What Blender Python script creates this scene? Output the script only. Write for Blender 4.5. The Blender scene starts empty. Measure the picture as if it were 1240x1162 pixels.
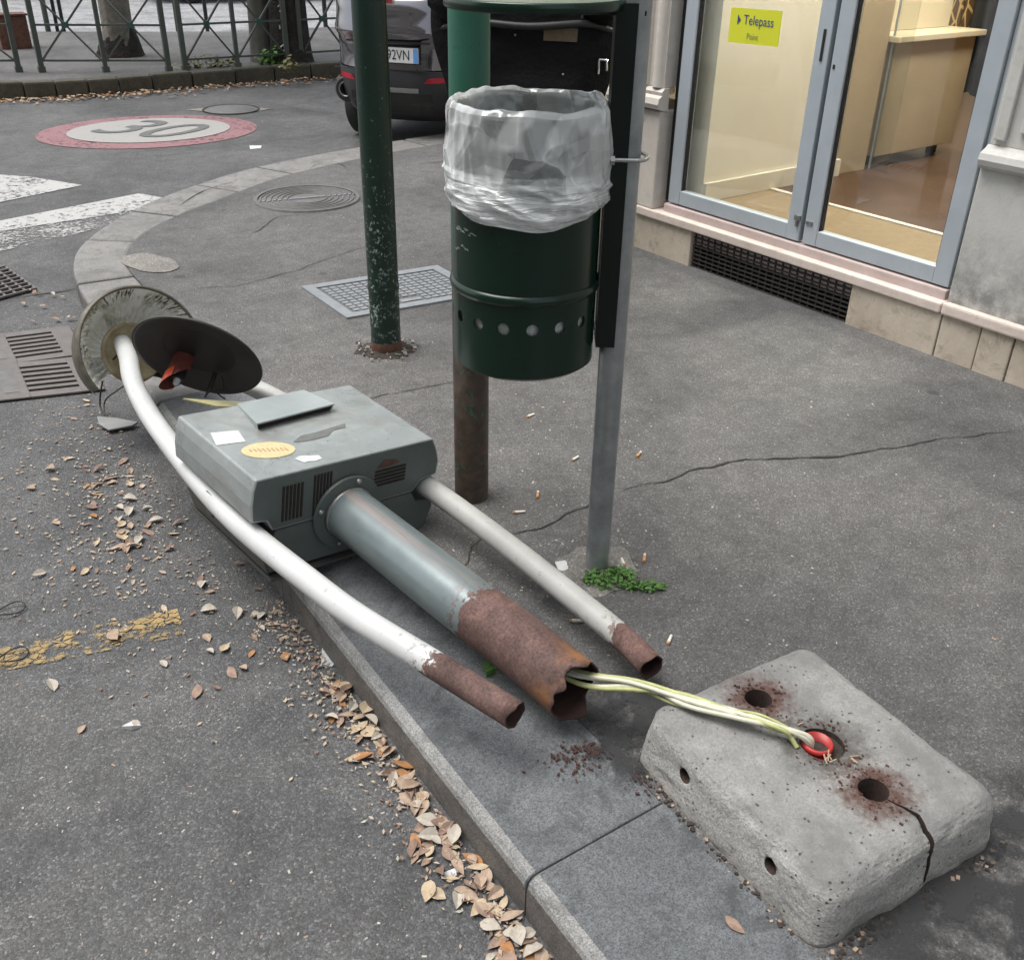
import bpy, bmesh, math, random
from mathutils import Vector, Matrix, noise as mnoise
random.seed(7)
R_ = math.radians
scn = bpy.context.scene
COL = scn.collection

# ------------------------------------------------------------------ camera
RIGHT = Vector((0.8327, -0.5535, 0.0156)); UP = Vector((0.2668, 0.4252, 0.8649))
FWD = UP.cross(RIGHT).normalized()
UP = RIGHT.normalized().cross(FWD).normalized(); RIGHT = FWD.cross(UP).normalized()
CAMZ = 1.5
cam = bpy.data.objects.new('camera', bpy.data.cameras.new('camera')); COL.objects.link(cam)
cam.matrix_world = Matrix(((RIGHT.x, UP.x, -FWD.x, 0), (RIGHT.y, UP.y, -FWD.y, 0), (RIGHT.z, UP.z, -FWD.z, CAMZ), (0, 0, 0, 1)))
cam.data.sensor_fit = 'HORIZONTAL'; cam.data.sensor_width = 36; cam.data.lens = 36 * 1190 / 1240
cam.data.clip_start = 0.05; cam.data.clip_end = 500
scn.camera = cam
# ------------------------------------------------------------------ sky, sun, exposure
w = bpy.data.worlds.new('World'); scn.world = w; w.use_nodes = True
nt = w.node_tree; nt.nodes.clear()
o_ = nt.nodes.new('ShaderNodeOutputWorld'); bg = nt.nodes.new('ShaderNodeBackground')
sky = nt.nodes.new('ShaderNodeTexSky'); sky.sky_type = 'NISHITA'; sky.sun_disc = False
hsv = nt.nodes.new('ShaderNodeHueSaturation'); hsv.inputs['Saturation'].default_value = 0.32
SUN_EL, SUN_AZ = 70, 305          # azimuth of the sun, degrees clockwise from +Y
sky.sun_elevation = R_(SUN_EL); sky.sun_rotation = R_(SUN_AZ); sky.air_density = 1.2; sky.dust_density = 3.0
bg.inputs['Strength'].default_value = 0.11
nt.links.new(sky.outputs[0], hsv.inputs['Color']); nt.links.new(hsv.outputs[0], bg.inputs['Color']); nt.links.new(bg.outputs[0], o_.inputs['Surface'])
sl = bpy.data.lights.new('sun', 'SUN'); sl.energy = 1.5; sl.angle = R_(40); sl.color = (1.0, 0.97, 0.92)
so = bpy.data.objects.new('sun', sl); COL.objects.link(so); so.location = (-6, 3, 9)
sd = Vector((math.sin(R_(SUN_AZ)) * math.cos(R_(SUN_EL)), math.cos(R_(SUN_AZ)) * math.cos(R_(SUN_EL)), math.sin(R_(SUN_EL))))
so.rotation_euler = sd.to_track_quat('Z', 'Y').to_euler()
scn.view_settings.view_transform = 'Standard'; scn.view_settings.look = 'None'
scn.view_settings.gamma = 1; scn.view_settings.use_curve_mapping = False
scn.view_settings.exposure = 1.08

# ------------------------------------------------------------------ helpers: shapes
def g(px, py, z=0.0):
    """point of a level surface at height z that the photograph shows at this place"""
    d = RIGHT * ((px - 620) / 1190) - UP * ((py - 581) / 1190) + FWD
    t = (z - CAMZ) / d.z
    return Vector((d.x * t, d.y * t, z))

class MB:
    def __init__(s): s.v = []; s.f = []; s.m = []; s.sm = []
    def add(s, vs, fs, m=0, smooth=False):
        b = len(s.v); s.v += [tuple(x) for x in vs]
        for f in fs: s.f.append([b + i for i in f]); s.m.append(m); s.sm.append(smooth)
        return s
    def box(s, c, d, m=0, rot=None):
        x, y, z = (q / 2 for q in d); vs = [Vector((i, j, k)) for i in (-x, x) for j in (-y, y) for k in (-z, z)]
        if rot is not None: vs = [rot @ q for q in vs]
        c = Vector(c)
        return s.add([q + c for q in vs], [(0, 1, 3, 2), (4, 6, 7, 5), (0, 4, 5, 1), (2, 3, 7, 6), (0, 2, 6, 4), (1, 5, 7, 3)], m)
    def bar(s, a, b, wd, ht=None, m=0):
        a, b = Vector(a), Vector(b); d = b - a; ht = ht or wd
        z = d.normalized(); x = z.cross(Vector((0, 0, 1)))
        if x.length < 1e-4: x = Vector((1, 0, 0))
        x.normalize(); y = z.cross(x)
        rot = Matrix((x, y, z)).transposed()
        return s.box((a + b) / 2, (wd, ht, d.length), m, rot)
    def tube(s, pts, r, n=10, m=0, caps=True, smooth=True, closed=False):
        pts = [Vector(p) for p in pts]; k = len(pts); rs = r if isinstance(r, (list, tuple)) else [r] * k
        vs = []; px = None
        for i, p in enumerate(pts):
            if closed: t = pts[(i + 1) % k] - pts[i - 1]
            else: t = pts[min(i + 1, k - 1)] - pts[max(i - 1, 0)]
            t.normalize()
            if px is None:
                px = t.cross(Vector((0, 0, 1)))
                if px.length < 1e-3: px = t.cross(Vector((1, 0, 0)))
            px = (px - t * px.dot(t)).normalized(); py = t.cross(px)
            for j in range(n):
                a = 2 * math.pi * j / n; vs.append(p + (px * math.cos(a) + py * math.sin(a)) * rs[i])
        fs = []
        for i in range(k if closed else k - 1):
            i2 = (i + 1) % k
            for j in range(n): fs.append((i * n + j, i * n + (j + 1) % n, i2 * n + (j + 1) % n, i2 * n + j))
        s.add(vs, fs, m, smooth)
        if caps and not closed:
            s.add(vs[:n], [tuple(range(n))[::-1]], m); s.add(vs[-n:], [tuple(range(n))], m)
        return s
    def lathe(s, prof, n=32, c=(0, 0, 0), axis='Z', m=0, smooth=True, ms=None):
        c = Vector(c); vs = []
        for r, h in prof:
            for j in range(n):
                a = 2 * math.pi * j / n; x, y = r * math.cos(a), r * math.sin(a)
                vs.append(c + (Vector((x, y, h)) if axis == 'Z' else Vector((x, h, -y)) if axis == 'Y' else Vector((h, x, y))))
        for i in range(len(prof) - 1):
            fs = [(i * n + j, i * n + (j + 1) % n, (i + 1) * n + (j + 1) % n, (i + 1) * n + j) for j in range(n)]
            b = len(s.v) if i == 0 else b
            if i == 0: s.v += [tuple(x) for x in vs]
            for f in fs: s.f.append([b + q for q in f]); s.m.append(ms[i] if ms else m); s.sm.append(smooth)
        return s
    def disc(s, c, r, n=24, m=0, ry=None):
        ry = ry or r; c = Vector(c)
        return s.add([c + Vector((r * math.cos(2 * math.pi * j / n), ry * math.sin(2 * math.pi * j / n), 0)) for j in range(n)], [tuple(range(n))], m)
    def prism(s, poly, z0, z1, m=0):
        n = len(poly)
        vs = [(p[0], p[1], z0) for p in poly] + [(p[0], p[1], z1) for p in poly]
        fs = [tuple(range(n))[::-1], tuple(range(n, 2 * n))] + [(i, (i + 1) % n, n + (i + 1) % n, n + i) for i in range(n)]
        return s.add(vs, fs, m)
    def grid(s, fn, nu, nv, m=0, closed_u=False, smooth=True):
        vs = [fn(i / (nu if closed_u else nu - 1), j / (nv - 1)) for j in range(nv) for i in range(nu)]
        fs = []
        for j in range(nv - 1):
            for i in range(nu if closed_u else nu - 1):
                i2 = (i + 1) % nu; fs.append((j * nu + i, j * nu + i2, (j + 1) * nu + i2, (j + 1) * nu + i))
        return s.add(vs, fs, m, smooth)
    def mesh(s, name):
        me = bpy.data.meshes.new(name); me.from_pydata(s.v, [], s.f)
        me.polygons.foreach_set('material_index', s.m); me.polygons.foreach_set('use_smooth', s.sm); me.update()
        return me
    def build(s, name, mats, parent=None, bevel=0, seg=2, fixn=True):
        me = s.mesh(name)
        if fixn or bevel:
            bm = bmesh.new(); bm.from_mesh(me)
            if fixn: bmesh.ops.recalc_face_normals(bm, faces=bm.faces)
            if bevel:
                es = [e for e in bm.edges if len(e.link_faces) == 2 and e.calc_face_angle(0) > 0.6]
                bmesh.ops.bevel(bm, geom=es, offset=bevel, segments=seg, affect='EDGES', profile=0.6)
            bm.to_mesh(me); bm.free()
        return link(name, me, mats, parent)

def link(name, me, mats, parent=None):
    for m_ in (mats if isinstance(mats, (list, tuple)) else [mats]): me.materials.append(m_)
    o = bpy.data.objects.new(name, me); COL.objects.link(o)
    if parent is not None: o.parent = parent
    return o
def tag(o, label=None, cat=None, group=None, kind=None):
    if label: o['label'] = label
    if cat: o['category'] = cat
    if group: o['group'] = group
    if kind: o['kind'] = kind
    return o
def empty(name, loc=(0, 0, 0), rz=0, mw=None):
    o = bpy.data.objects.new(name, None); COL.objects.link(o); o.empty_display_size = 0.1
    if mw is not None: o.matrix_world = mw
    else: o.location = loc; o.rotation_euler = (0, 0, rz)
    return o
def copy_tree(o, parent=None):
    c = o.copy(); COL.objects.link(c)
    if parent is not None: c.parent = parent
    for ch in list(o.children): copy_tree(ch, c)
    return c
def text_mesh(name, body, size, mat_, parent, mw, align='CENTER', extrude=0.0, squash=1.0):
    cu = bpy.data.curves.new('txt', 'FONT'); cu.body = body; cu.size = size; cu.align_x = align; cu.align_y = 'CENTER'; cu.extrude = extrude; cu.resolution_u = 4
    t = bpy.data.objects.new('txt', cu); COL.objects.link(t)
    bpy.context.view_layer.update()
    me = bpy.data.meshes.new_from_object(t.evaluated_get(bpy.context.evaluated_depsgraph_get()))
    bpy.data.objects.remove(t); bpy.data.curves.remove(cu)
    me.transform(Matrix.Diagonal((squash, 1, 1, 1))); me.transform(mw)
    me.materials.clear()
    return link(name, me, mat_, parent)
def evaluated(o):
    bpy.context.view_layer.update()
    me = bpy.data.meshes.new_from_object(o.evaluated_get(bpy.context.evaluated_depsgraph_get()))
    return me
def catmull(pts, n=8):
    pts = [Vector(p) for p in pts]; out = []
    P = [pts[0] * 2 - pts[1]] + pts + [pts[-1] * 2 - pts[-2]]
    for i in range(1, len(P) - 2):
        for k in range(n):
            t = k / n; a, b, c, d = P[i - 1], P[i], P[i + 1], P[i + 2]
            out.append(0.5 * ((2 * b) + (c - a) * t + (2 * a - 5 * b + 4 * c - d) * t * t + (3 * b - a - 3 * c + d) * t ** 3))
    out.append(pts[-1]); return out

# ------------------------------------------------------------------ helpers: materials
class NT:
    def __init__(s, name):
        s.mat = bpy.data.materials.new(name); s.mat.use_nodes = True; s.t = s.mat.node_tree; s.t.nodes.clear()
        s.out = s.n('OutputMaterial'); s.co = s.n('TexCoord').outputs['Object']
    def n(s, typ, **kw):
        nd = s.t.nodes.new('ShaderNode' + typ)
        for k, v in kw.items(): setattr(nd, k, v)
        return nd
    def l(s, a, b): s.t.links.new(a, b)
    def setin(s, nd, key, v):
        if hasattr(v, 'is_linked') or isinstance(v, bpy.types.NodeSocket): s.l(v, nd.inputs[key])
        else: nd.inputs[key].default_value = v
    def noise(s, scale, detail=4, rough=0.6, co=None, dist=0.0):
        nd = s.n('TexNoise'); nd.inputs['Scale'].default_value = scale; nd.inputs['Detail'].default_value = detail; nd.inputs['Roughness'].default_value = rough; nd.inputs['Distortion'].default_value = dist
        s.l(co or s.co, nd.inputs['Vector']); return nd.outputs['Fac']
    def voro(s, scale, feature='F1', out='Distance', co=None, rnd=1.0):
        nd = s.n('TexVoronoi', feature=feature); nd.inputs['Scale'].default_value = scale; nd.inputs['Randomness'].default_value = rnd
        s.l(co or s.co, nd.inputs['Vector']); return nd.outputs[out]
    def ramp(s, fac, stops, interp='LINEAR'):
        nd = s.n('ValToRGB'); nd.color_ramp.interpolation = interp; el = nd.color_ramp.elements
        while len(el) < len(stops): el.new(0.5)
        for e, (p, c) in zip(el, stops):
            e.position = p; c = (c, c, c) if isinstance(c, (int, float)) else c; e.color = (c[0], c[1], c[2], 1)
        s.l(fac, nd.inputs[0]); return nd.outputs[0]
    def mix(s, fac, a, b, blend='MIX'):
        nd = s.n('Mix', data_type='RGBA', blend_type=blend)
        s.setin(nd, 0, fac)
        for i, v in ((6, a), (7, b)):
            if isinstance(v, bpy.types.NodeSocket): s.l(v, nd.inputs[i])
            else: nd.inputs[i].default_value = (v[0], v[1], v[2], 1)
        return nd.outputs[2]
    def math(s, op, a, b=0.0, clamp=False):
        nd = s.n('Math', operation=op, use_clamp=clamp); s.setin(nd, 0, a); s.setin(nd, 1, b); return nd.outputs[0]
    def maprange(s, v, a, b, c=0.0, d=1.0):
        nd = s.n('MapRange'); s.l(v, nd.inputs[0])
        for i, q in enumerate((a, b, c, d)): nd.inputs[i + 1].default_value = q
        return nd.outputs[0]
    def xyz(s):
        nd = s.n('SeparateXYZ'); s.l(s.co, nd.inputs[0]); return nd.outputs
    def bump(s, h, strength=0.3, dist=0.002, normal=None):
        nd = s.n('Bump'); nd.inputs['Strength'].default_value = strength; nd.inputs['Distance'].default_value = dist; s.l(h, nd.inputs['Height'])
        if normal: s.l(normal, nd.inputs['Normal'])
        return nd.outputs[0]
    def schlick(s, f0=0.04, normal=None):
        lw = s.n('LayerWeight'); lw.inputs[0].default_value = 0.5
        if normal: s.l(normal, lw.inputs['Normal'])
        return s.math('ADD', s.math('MULTIPLY', s.math('POWER', lw.outputs['Facing'], 5.0), 1 - f0), f0)
    def mapping(s, scale, co=None):
        nd = s.n('Mapping'); nd.inputs['Scale'].default_value = scale; s.l(co or s.co, nd.inputs[0]); return nd.outputs[0]
    def done(s, color, rough=0.7, metal=0.0, normal=None, spec=0.5, alpha=None, coat=0.0, emis=None, es=0.0, trans=0.0):
        p = s.n('BsdfPrincipled')
        for k, v in (('Base Color', color), ('Roughness', rough), ('Metallic', metal), ('Specular IOR Level', spec), ('Coat Weight', coat), ('Transmission Weight', trans)):
            if k == 'Base Color' and not isinstance(v, bpy.types.NodeSocket): v = (v[0], v[1], v[2], 1)
            s.setin(p, k, v)
        if normal is not None: s.l(normal, p.inputs['Normal'])
        if alpha is not None: s.setin(p, 'Alpha', alpha)
        if emis is not None: p.inputs['Emission Color'].default_value = (*emis, 1); p.inputs['Emission Strength'].default_value = es
        s.l(p.outputs[0], s.out.inputs['Surface']); s.p = p
        return s.mat

def simple(name, c1, c2=None, scale=20, rough=0.6, metal=0.0, bump=0.15, bscale=None, spec=0.5, coat=0.0, bdist=0.002):
    t = NT(name); c2 = c2 or tuple(x * 0.7 for x in c1)
    nz = t.noise(scale, 5, 0.65)
    col = t.ramp(nz, [(0.3, c1), (0.7, c2)])
    b = t.bump(t.noise(bscale or scale * 4, 3), bump, bdist) if bump else None
    return t.done(col, rough, metal, b, spec, coat=coat)

def asphalt(name, dark, light, tint=(1, 1, 1.0), cell=170, patch=2.0, gum=0.0):
    t = NT(name)
    big = t.noise(patch, 3, 0.6, dist=0.5); mid = t.noise(11, 3, 0.75)
    vn = t.n('TexVoronoi'); vn.inputs['Scale'].default_value = cell; t.l(t.co, vn.inputs['Vector'])
    sep = t.n('SeparateColor'); t.l(vn.outputs['Color'], sep.inputs[0])
    stone = t.ramp(sep.outputs[0], [(0.0, dark * 0.6), (0.45, dark), (0.8, light), (0.93, light * 1.35), (1.0, light * 2.2)])
    fine = t.ramp(t.noise(cell * 2.2, 1, 0.5), [(0.3, dark * 0.5), (0.55, dark), (0.75, light * 1.5)])
    col = t.mix(0.5, stone, fine)
    col = t.mix(1.0, col, t.ramp(big, [(0.28, 0.62), (0.5, 0.98), (0.74, 1.25)]), 'MULTIPLY')
    col = t.mix(1.0, col, t.ramp(mid, [(0.3, 0.78), (0.7, 1.14)]), 'MULTIPLY')
    col = t.mix(t.ramp(big, [(0.4, 0.0), (0.7, 0.5)]), col, t.mix(1.0, col, (1.06, 1.0, 0.94), 'MULTIPLY'))
    if gum:
        gv = t.n('TexVoronoi'); gv.inputs['Scale'].default_value = gum; t.l(t.co, gv.inputs['Vector']); gs = t.n('SeparateColor'); t.l(gv.outputs['Color'], gs.inputs[0])
        dd = t.math('ADD', gv.outputs['Distance'], t.math('MULTIPLY', mid, 0.10))
        gm = t.math('MULTIPLY', t.maprange(dd, 0.16, 0.13), t.math('GREATER_THAN', gs.outputs[1], 0.62))
        col = t.mix(t.math('MULTIPLY', gm, 0.6), col, t.mix(t.math('GREATER_THAN', gs.outputs[0], 0.7), (0.035, 0.034, 0.033), (0.22, 0.21, 0.2)))
    col = t.mix(1.0, col, tint, 'MULTIPLY')
    h = t.math('SUBTRACT', t.noise(55, 2, 0.6), vn.outputs['Distance'])
    return t.done(col, 0.8, 0, t.bump(h, 0.5, 0.003), 0.35)

M = {}
M['road'] = asphalt('road_asphalt', 0.088, 0.140, (0.99, 1.0, 1.02), 250, 1.6)
M['pave'] = asphalt('pavement_asphalt', 0.098, 0.145, (1.01, 1.0, 1.0), 270, 1.1, 4.0)
M['patch'] = asphalt('old_concrete_patch', 0.18, 0.25, (1.05, 1.0, 0.93), 180)
M['farroad'] = asphalt('sunlit_road_tone', 0.24, 0.32, (0.98, 1.0, 1.03), 60)  # asphalt lightened to paint in sunlight on the far street
M['damp'] = asphalt('damp_asphalt', 0.085, 0.125, (0.95, 1.0, 1.04), 210, 1.4)

def granite(name, a, b, edge=False):
    t = NT(name)
    n1 = t.noise(120, 6, 0.85); n2 = t.noise(330, 3, 0.7); n3 = t.noise(5, 4, 0.6)
    col = t.ramp(n1, [(0.32, tuple(x * 0.55 for x in a)), (0.5, a), (0.66, b)])
    col = t.mix(0.45, col, t.ramp(n2, [(0.35, tuple(x * 0.4 for x in a)), (0.62, tuple(x * 1.6 for x in b))]))
    col = t.mix(1.0, col, t.ramp(n3, [(0.3, 0.75), (0.7, 1.15)]), 'MULTIPLY')
    col = t.mix(t.ramp(t.noise(13, 5, 0.75, dist=0.7), [(0.48, 0.0), (0.66, 0.65)]), col, tuple(x * 0.5 for x in a))
    return t.done(col, 0.7, 0, t.bump(t.math('ADD', n1, t.math('MULTIPLY', t.noise(28, 3), 1.5)), 0.7, 0.005), 0.4)
M['granite'] = granite('kerb_granite', (0.098, 0.106, 0.114), (0.19, 0.20, 0.21))
M['granite_edge'] = granite('worn_kerb_edge', (0.22, 0.22, 0.215), (0.37, 0.37, 0.36))
M['granite_face'] = granite('kerb_face', (0.12, 0.112, 0.105), (0.2, 0.185, 0.17))
M['granite_far'] = granite('pale_kerb_granite', (0.18, 0.175, 0.168), (0.25, 0.243, 0.234))
M['granite_old'] = granite('mossy_kerb', (0.05, 0.045, 0.032), (0.1, 0.09, 0.065))

def rusty_paint(name, paint, paint2, rough=0.4, metal=0.0, edge_y=None, soft=0.03, streak=None):
    """painted steel tube; below local y = edge_y the paint is gone and bare rust shows"""
    t = NT(name); x, y, z = t.xyz()
    pc = t.ramp(t.noise(9, 5, 0.65), [(0.3, paint), (0.7, paint2)])
    pc = t.mix(t.ramp(t.noise(55, 5, 0.7), [(0.62, 0.0), (0.7, 0.55)]), pc, (0.10, 0.085, 0.07))
    if streak is not None:
        sn = t.noise(1.0, 5, 0.7, co=t.mapping((70, 3, 70)))
        sm = t.math('MULTIPLY', t.ramp(sn, [(0.42, 0.0), (0.58, 1.0)]), t.ramp(t.math('ABSOLUTE', t.math('SUBTRACT', x, streak)), [(0.006, 0.85), (0.02, 0.0)]))
        pc = t.mix(sm, pc, (0.30, 0.25, 0.23))
    r1 = t.noise(35, 6, 0.75); r2 = t.noise(160, 4, 0.7)
    rc = t.ramp(r1, [(0.28, (0.052, 0.028, 0.026)), (0.5, (0.105, 0.060, 0.054)), (0.72, (0.165, 0.092, 0.075))])
    rc = t.mix(0.35, rc, t.ramp(r2, [(0.35, (0.035, 0.019, 0.017)), (0.65, (0.23, 0.15, 0.125))]))
    rc = t.mix(t.ramp(t.noise(13, 4), [(0.62, 0.0), (0.74, 0.6)]), rc, (0.30, 0.14, 0.055))
    rc = t.mix(1.0, rc, t.ramp(t.noise(7, 4, 0.7, dist=0.6), [(0.3, 0.55), (0.65, 1.35)]), 'MULTIPLY')
    if edge_y is not None: rc = t.mix(t.math('MULTIPLY', t.maprange(y, edge_y - 0.19, edge_y - 0.27), t.ramp(t.noise(16, 4), [(0.4, 0.0), (0.6, 0.8)])), rc, (0.30, 0.135, 0.05))
    if edge_y is None: m = 0.0
    else:
        yy = t.math('ADD', y, t.math('MULTIPLY', t.math('SUBTRACT', t.noise(24, 4, 0.7), 0.5), soft * 3.2))
        m = t.maprange(yy, edge_y + 0.003, edge_y - 0.003)
        chip = t.math('MULTIPLY', t.maprange(yy, edge_y + soft * 2.5, edge_y), t.ramp(t.noise(50, 4, 0.7), [(0.52, 0.0), (0.56, 1.0)]))
        m = t.math('MAXIMUM', m, chip)
    col = t.mix(m, pc, rc) if edge_y is not None else pc
    ro = t.math('ADD', t.math('MULTIPLY', m, 0.5), rough) if edge_y is not None else rough
    bh = t.math('ADD', t.math('MULTIPLY', m, r2), t.math('MULTIPLY', t.noise(25, 3), 0.3)) if edge_y is not None else t.noise(30, 3)
    return t.done(col, ro, metal, t.bump(bh, 0.5, 0.0015), 0.5)
M['pipe_main'] = rusty_paint('blue_grey_tube', (0.14, 0.172, 0.178), (0.19, 0.225, 0.23), 0.28, 0.25, -0.49, 0.02, -0.012)
M['pipe_left'] = rusty_paint('white_tube', (0.58, 0.59, 0.59), (0.50, 0.51, 0.505), 0.36, 0.0, -0.575, 0.03)
M['pipe_right'] = rusty_paint('light_grey_tube', (0.44, 0.44, 0.42), (0.34, 0.34, 0.325), 0.5, 0.0, -0.70, 0.02)
M['rust_in'] = simple('dark_rust', (0.05, 0.022, 0.016), (0.02, 0.010, 0.008), 40, 0.9, bump=0.5)
M['rust'] = simple('rust', (0.17, 0.075, 0.05), (0.07, 0.035, 0.028), 30, 0.9, bump=0.5)
# cabinet paint: grey lightened to imitate sky sheen, with bleached, scuffed and dirty areas
t = NT('cabinet_paint'); n1 = t.noise(6, 5, 0.65, dist=0.8); n2 = t.noise(38, 5, 0.7)
c = t.ramp(n1, [(0.3, (0.27, 0.298, 0.292)), (0.62, (0.35, 0.38, 0.374))])
c = t.mix(t.ramp(t.noise(11, 5, 0.7, dist=1.2), [(0.52, 0.0), (0.75, 0.55)]), c, (0.50, 0.53, 0.525))
c = t.mix(t.ramp(n2, [(0.60, 0.0), (0.72, 0.45)]), c, (0.15, 0.14, 0.125))
c = t.mix(t.ramp(t.noise(4.5, 4, 0.7, dist=1.0), [(0.52, 0.0), (0.66, 0.5)]), c, (0.25, 0.225, 0.205))
M['cab'] = t.done(c, t.ramp(n1, [(0.3, 0.22), (0.7, 0.42)]), 0.3, t.bump(t.noise(12, 2), 0.08, 0.004), 0.5)
t = NT('cabinet_front_paint'); n1 = t.noise(8, 5, 0.65)
c = t.ramp(n1, [(0.3, (0.082, 0.102, 0.094)), (0.7, (0.118, 0.14, 0.131))])
c = t.mix(t.ramp(t.noise(45, 5, 0.7), [(0.64, 0.0), (0.74, 0.6)]), c, (0.2, 0.14, 0.10))
M['cabf'] = t.done(c, 0.5, 0.1, None, 0.5)
M['flap'] = simple('pale_flap_paint', (0.42, 0.46, 0.46), (0.35, 0.39, 0.39), 9, 0.25, 0.3, 0.03)
M['cab_low'] = simple('cabinet_lower_shell', (0.095, 0.098, 0.088), (0.06, 0.063, 0.058), 14, 0.45, 0.2, 0.1)
M['black'] = simple('black_plastic', (0.012, 0.012, 0.012), (0.02, 0.02, 0.019), 30, 0.5, 0, 0.1)
M['slot'] = simple('vent_shadow', (0.010, 0.009, 0.008), (0.035, 0.022, 0.016), 90, 0.9, 0, 0)
M['bolt'] = simple('bolt_steel', (0.32, 0.33, 0.32), (0.2, 0.2, 0.19), 90, 0.4, 0.7, 0.1)
M['galv'] = simple('galvanised_steel', (0.36, 0.38, 0.385), (0.20, 0.215, 0.22), 12, 0.36, 0.45, 0.2)
M['zinc'] = simple('zinc_bolt', (0.5, 0.5, 0.48), (0.3, 0.3, 0.29), 60, 0.35, 0.8, 0.1)
# lamp dish: white with dirt running out radially
t = NT('dirty_white_reflector'); x, y, z = t.xyz()
ang = t.math('ARCTAN2', z, x); rad = t.math('SQRT', t.math('ADD', t.math('MULTIPLY', x, x), t.math('MULTIPLY', z, z)))
cx = t.n('CombineXYZ'); t.l(t.math('MULTIPLY', ang, 9.0), cx.inputs[0]); t.l(t.math('MULTIPLY', rad, 9.0), cx.inputs[1])
sn = t.noise(2.6, 4, 0.75, co=cx.outputs[0])
c = t.ramp(t.noise(12, 4, 0.7), [(0.3, (0.62, 0.61, 0.53)), (0.6, (0.84, 0.84, 0.79))])
gm = t.ramp(t.noise(14, 4, 0.6), [(0.50, 0.0), (0.66, 0.75)]); c = t.mix(gm, c, (0.26, 0.26, 0.15))
stk = t.math('MULTIPLY', t.ramp(sn, [(0.50, 0.0), (0.56, 1.0)]), t.math('MULTIPLY', t.maprange(rad, 0.118, 0.150), t.ramp(t.noise(7, 2), [(0.42, 0.0), (0.52, 1.0)])))
c = t.mix(stk, c, (0.045, 0.04, 0.025))
M['dome'] = t.done(c, 0.5, 0, None, 0.4)
M['dome_in'] = simple('yellowed_lamp_plate', (0.52, 0.47, 0.30), (0.24, 0.15, 0.07), 18, 0.6, 0, 0.2)
M['dome_rim'] = simple('grey_brown_rim', (0.17, 0.155, 0.12), (0.07, 0.064, 0.05), 26, 0.5, 0.2, 0.2)
M['disc'] = simple('dark_brown_disc', (0.045, 0.04, 0.035), (0.03, 0.027, 0.024), 10, 0.45, 0.1, 0.1)
M['disc2'] = simple('dark_disc_well', (0.022, 0.018, 0.015), (0.014, 0.012, 0.01), 10, 0.5, 0.1, 0.1)
M['orange'] = simple('lit_orange_plastic', (0.55, 0.085, 0.03), (0.34, 0.045, 0.02), 40, 0.35, 0, 0.05)  # lit tone of the sleeve's translucent red plastic
M['redbrown'] = simple('red_brown_plastic', (0.18, 0.05, 0.035), (0.11, 0.03, 0.025), 40, 0.45, 0, 0.05)
M['yellowed'] = simple('yellowed_plastic', (0.52, 0.50, 0.26), (0.40, 0.36, 0.2), 20, 0.4, 0, 0.05)
M['paper'] = simple('white_paper', (0.60, 0.61, 0.61), (0.48, 0.49, 0.49), 40, 0.7, 0, 0.1)
M['sticker_y'] = simple('faded_yellow_sticker', (0.62, 0.52, 0.30), (0.5, 0.40, 0.22), 160, 0.6, 0, 0.05)
M['sticker_ink'] = simple('faded_sticker_print', (0.42, 0.30, 0.16), (0.34, 0.24, 0.14), 100, 0.6, 0, 0)
M['scuff'] = simple('dark_scuff', (0.12, 0.125, 0.12), (0.17, 0.175, 0.165), 60, 0.6, 0.1, 0)
# concrete base block
HOLES = [(0.000, 0.150, 0.026), (0.018, 0.005, 0.040), (0.015, -0.115, 0.026)]
t = NT('concrete'); x, y, z = t.xyz()
c = t.ramp(t.noise(7, 6, 0.7), [(0.3, (0.27, 0.267, 0.25)), (0.7, (0.40, 0.395, 0.375))])
c = t.mix(0.55, c, t.ramp(t.noise(190, 4, 0.75), [(0.35, (0.17, 0.168, 0.16)), (0.65, (0.52, 0.515, 0.50))]))
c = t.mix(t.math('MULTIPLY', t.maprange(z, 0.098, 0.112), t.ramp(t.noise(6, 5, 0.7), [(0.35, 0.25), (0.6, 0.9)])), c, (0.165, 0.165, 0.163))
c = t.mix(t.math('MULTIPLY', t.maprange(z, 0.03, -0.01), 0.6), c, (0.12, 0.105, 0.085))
pits = t.ramp(t.voro(75), [(0.10, 1.0), (0.20, 0.0)]); pm = t.math('MULTIPLY', pits, t.ramp(t.noise(16, 3), [(0.47, 0.0), (0.53, 1.0)]))
c = t.mix(pm, c, (0.09, 0.085, 0.08))
for hx, hy, hr in HOLES:
    d = t.math('SQRT', t.math('ADD', t.math('POWER', t.math('SUBTRACT', x, hx), 2.0), t.math('POWER', t.math('SUBTRACT', y, hy), 2.0)))
    d2 = t.math('ADD', d, t.math('MULTIPLY', t.math('SUBTRACT', t.noise(34, 5, 0.8), 0.5), 0.15))
    m_ = t.math('MULTIPLY', t.maprange(d2, hr + 0.055, hr + 0.008), 0.9 if hr < 0.03 else 0.75)
    c = t.mix(m_, c, (0.085, 0.042, 0.033) if hr < 0.03 else (0.06, 0.055, 0.048))
h = t.math('SUBTRACT', t.noise(90, 5, 0.7), t.math('MULTIPLY', pm, 1.0))
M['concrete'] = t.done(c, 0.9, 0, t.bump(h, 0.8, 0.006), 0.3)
M['concrete_in'] = simple('concrete_hole', (0.03, 0.022, 0.018), (0.06, 0.035, 0.028), 60, 0.95, 0, 0.4)
M['redpipe'] = simple('red_conduit', (0.42, 0.03, 0.025), (0.3, 0.02, 0.02), 30, 0.4, 0, 0.05)
M['cable_a'] = simple('white_cable', (0.60, 0.60, 0.48), (0.48, 0.47, 0.37), 60, 0.45, 0, 0.05)
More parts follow.
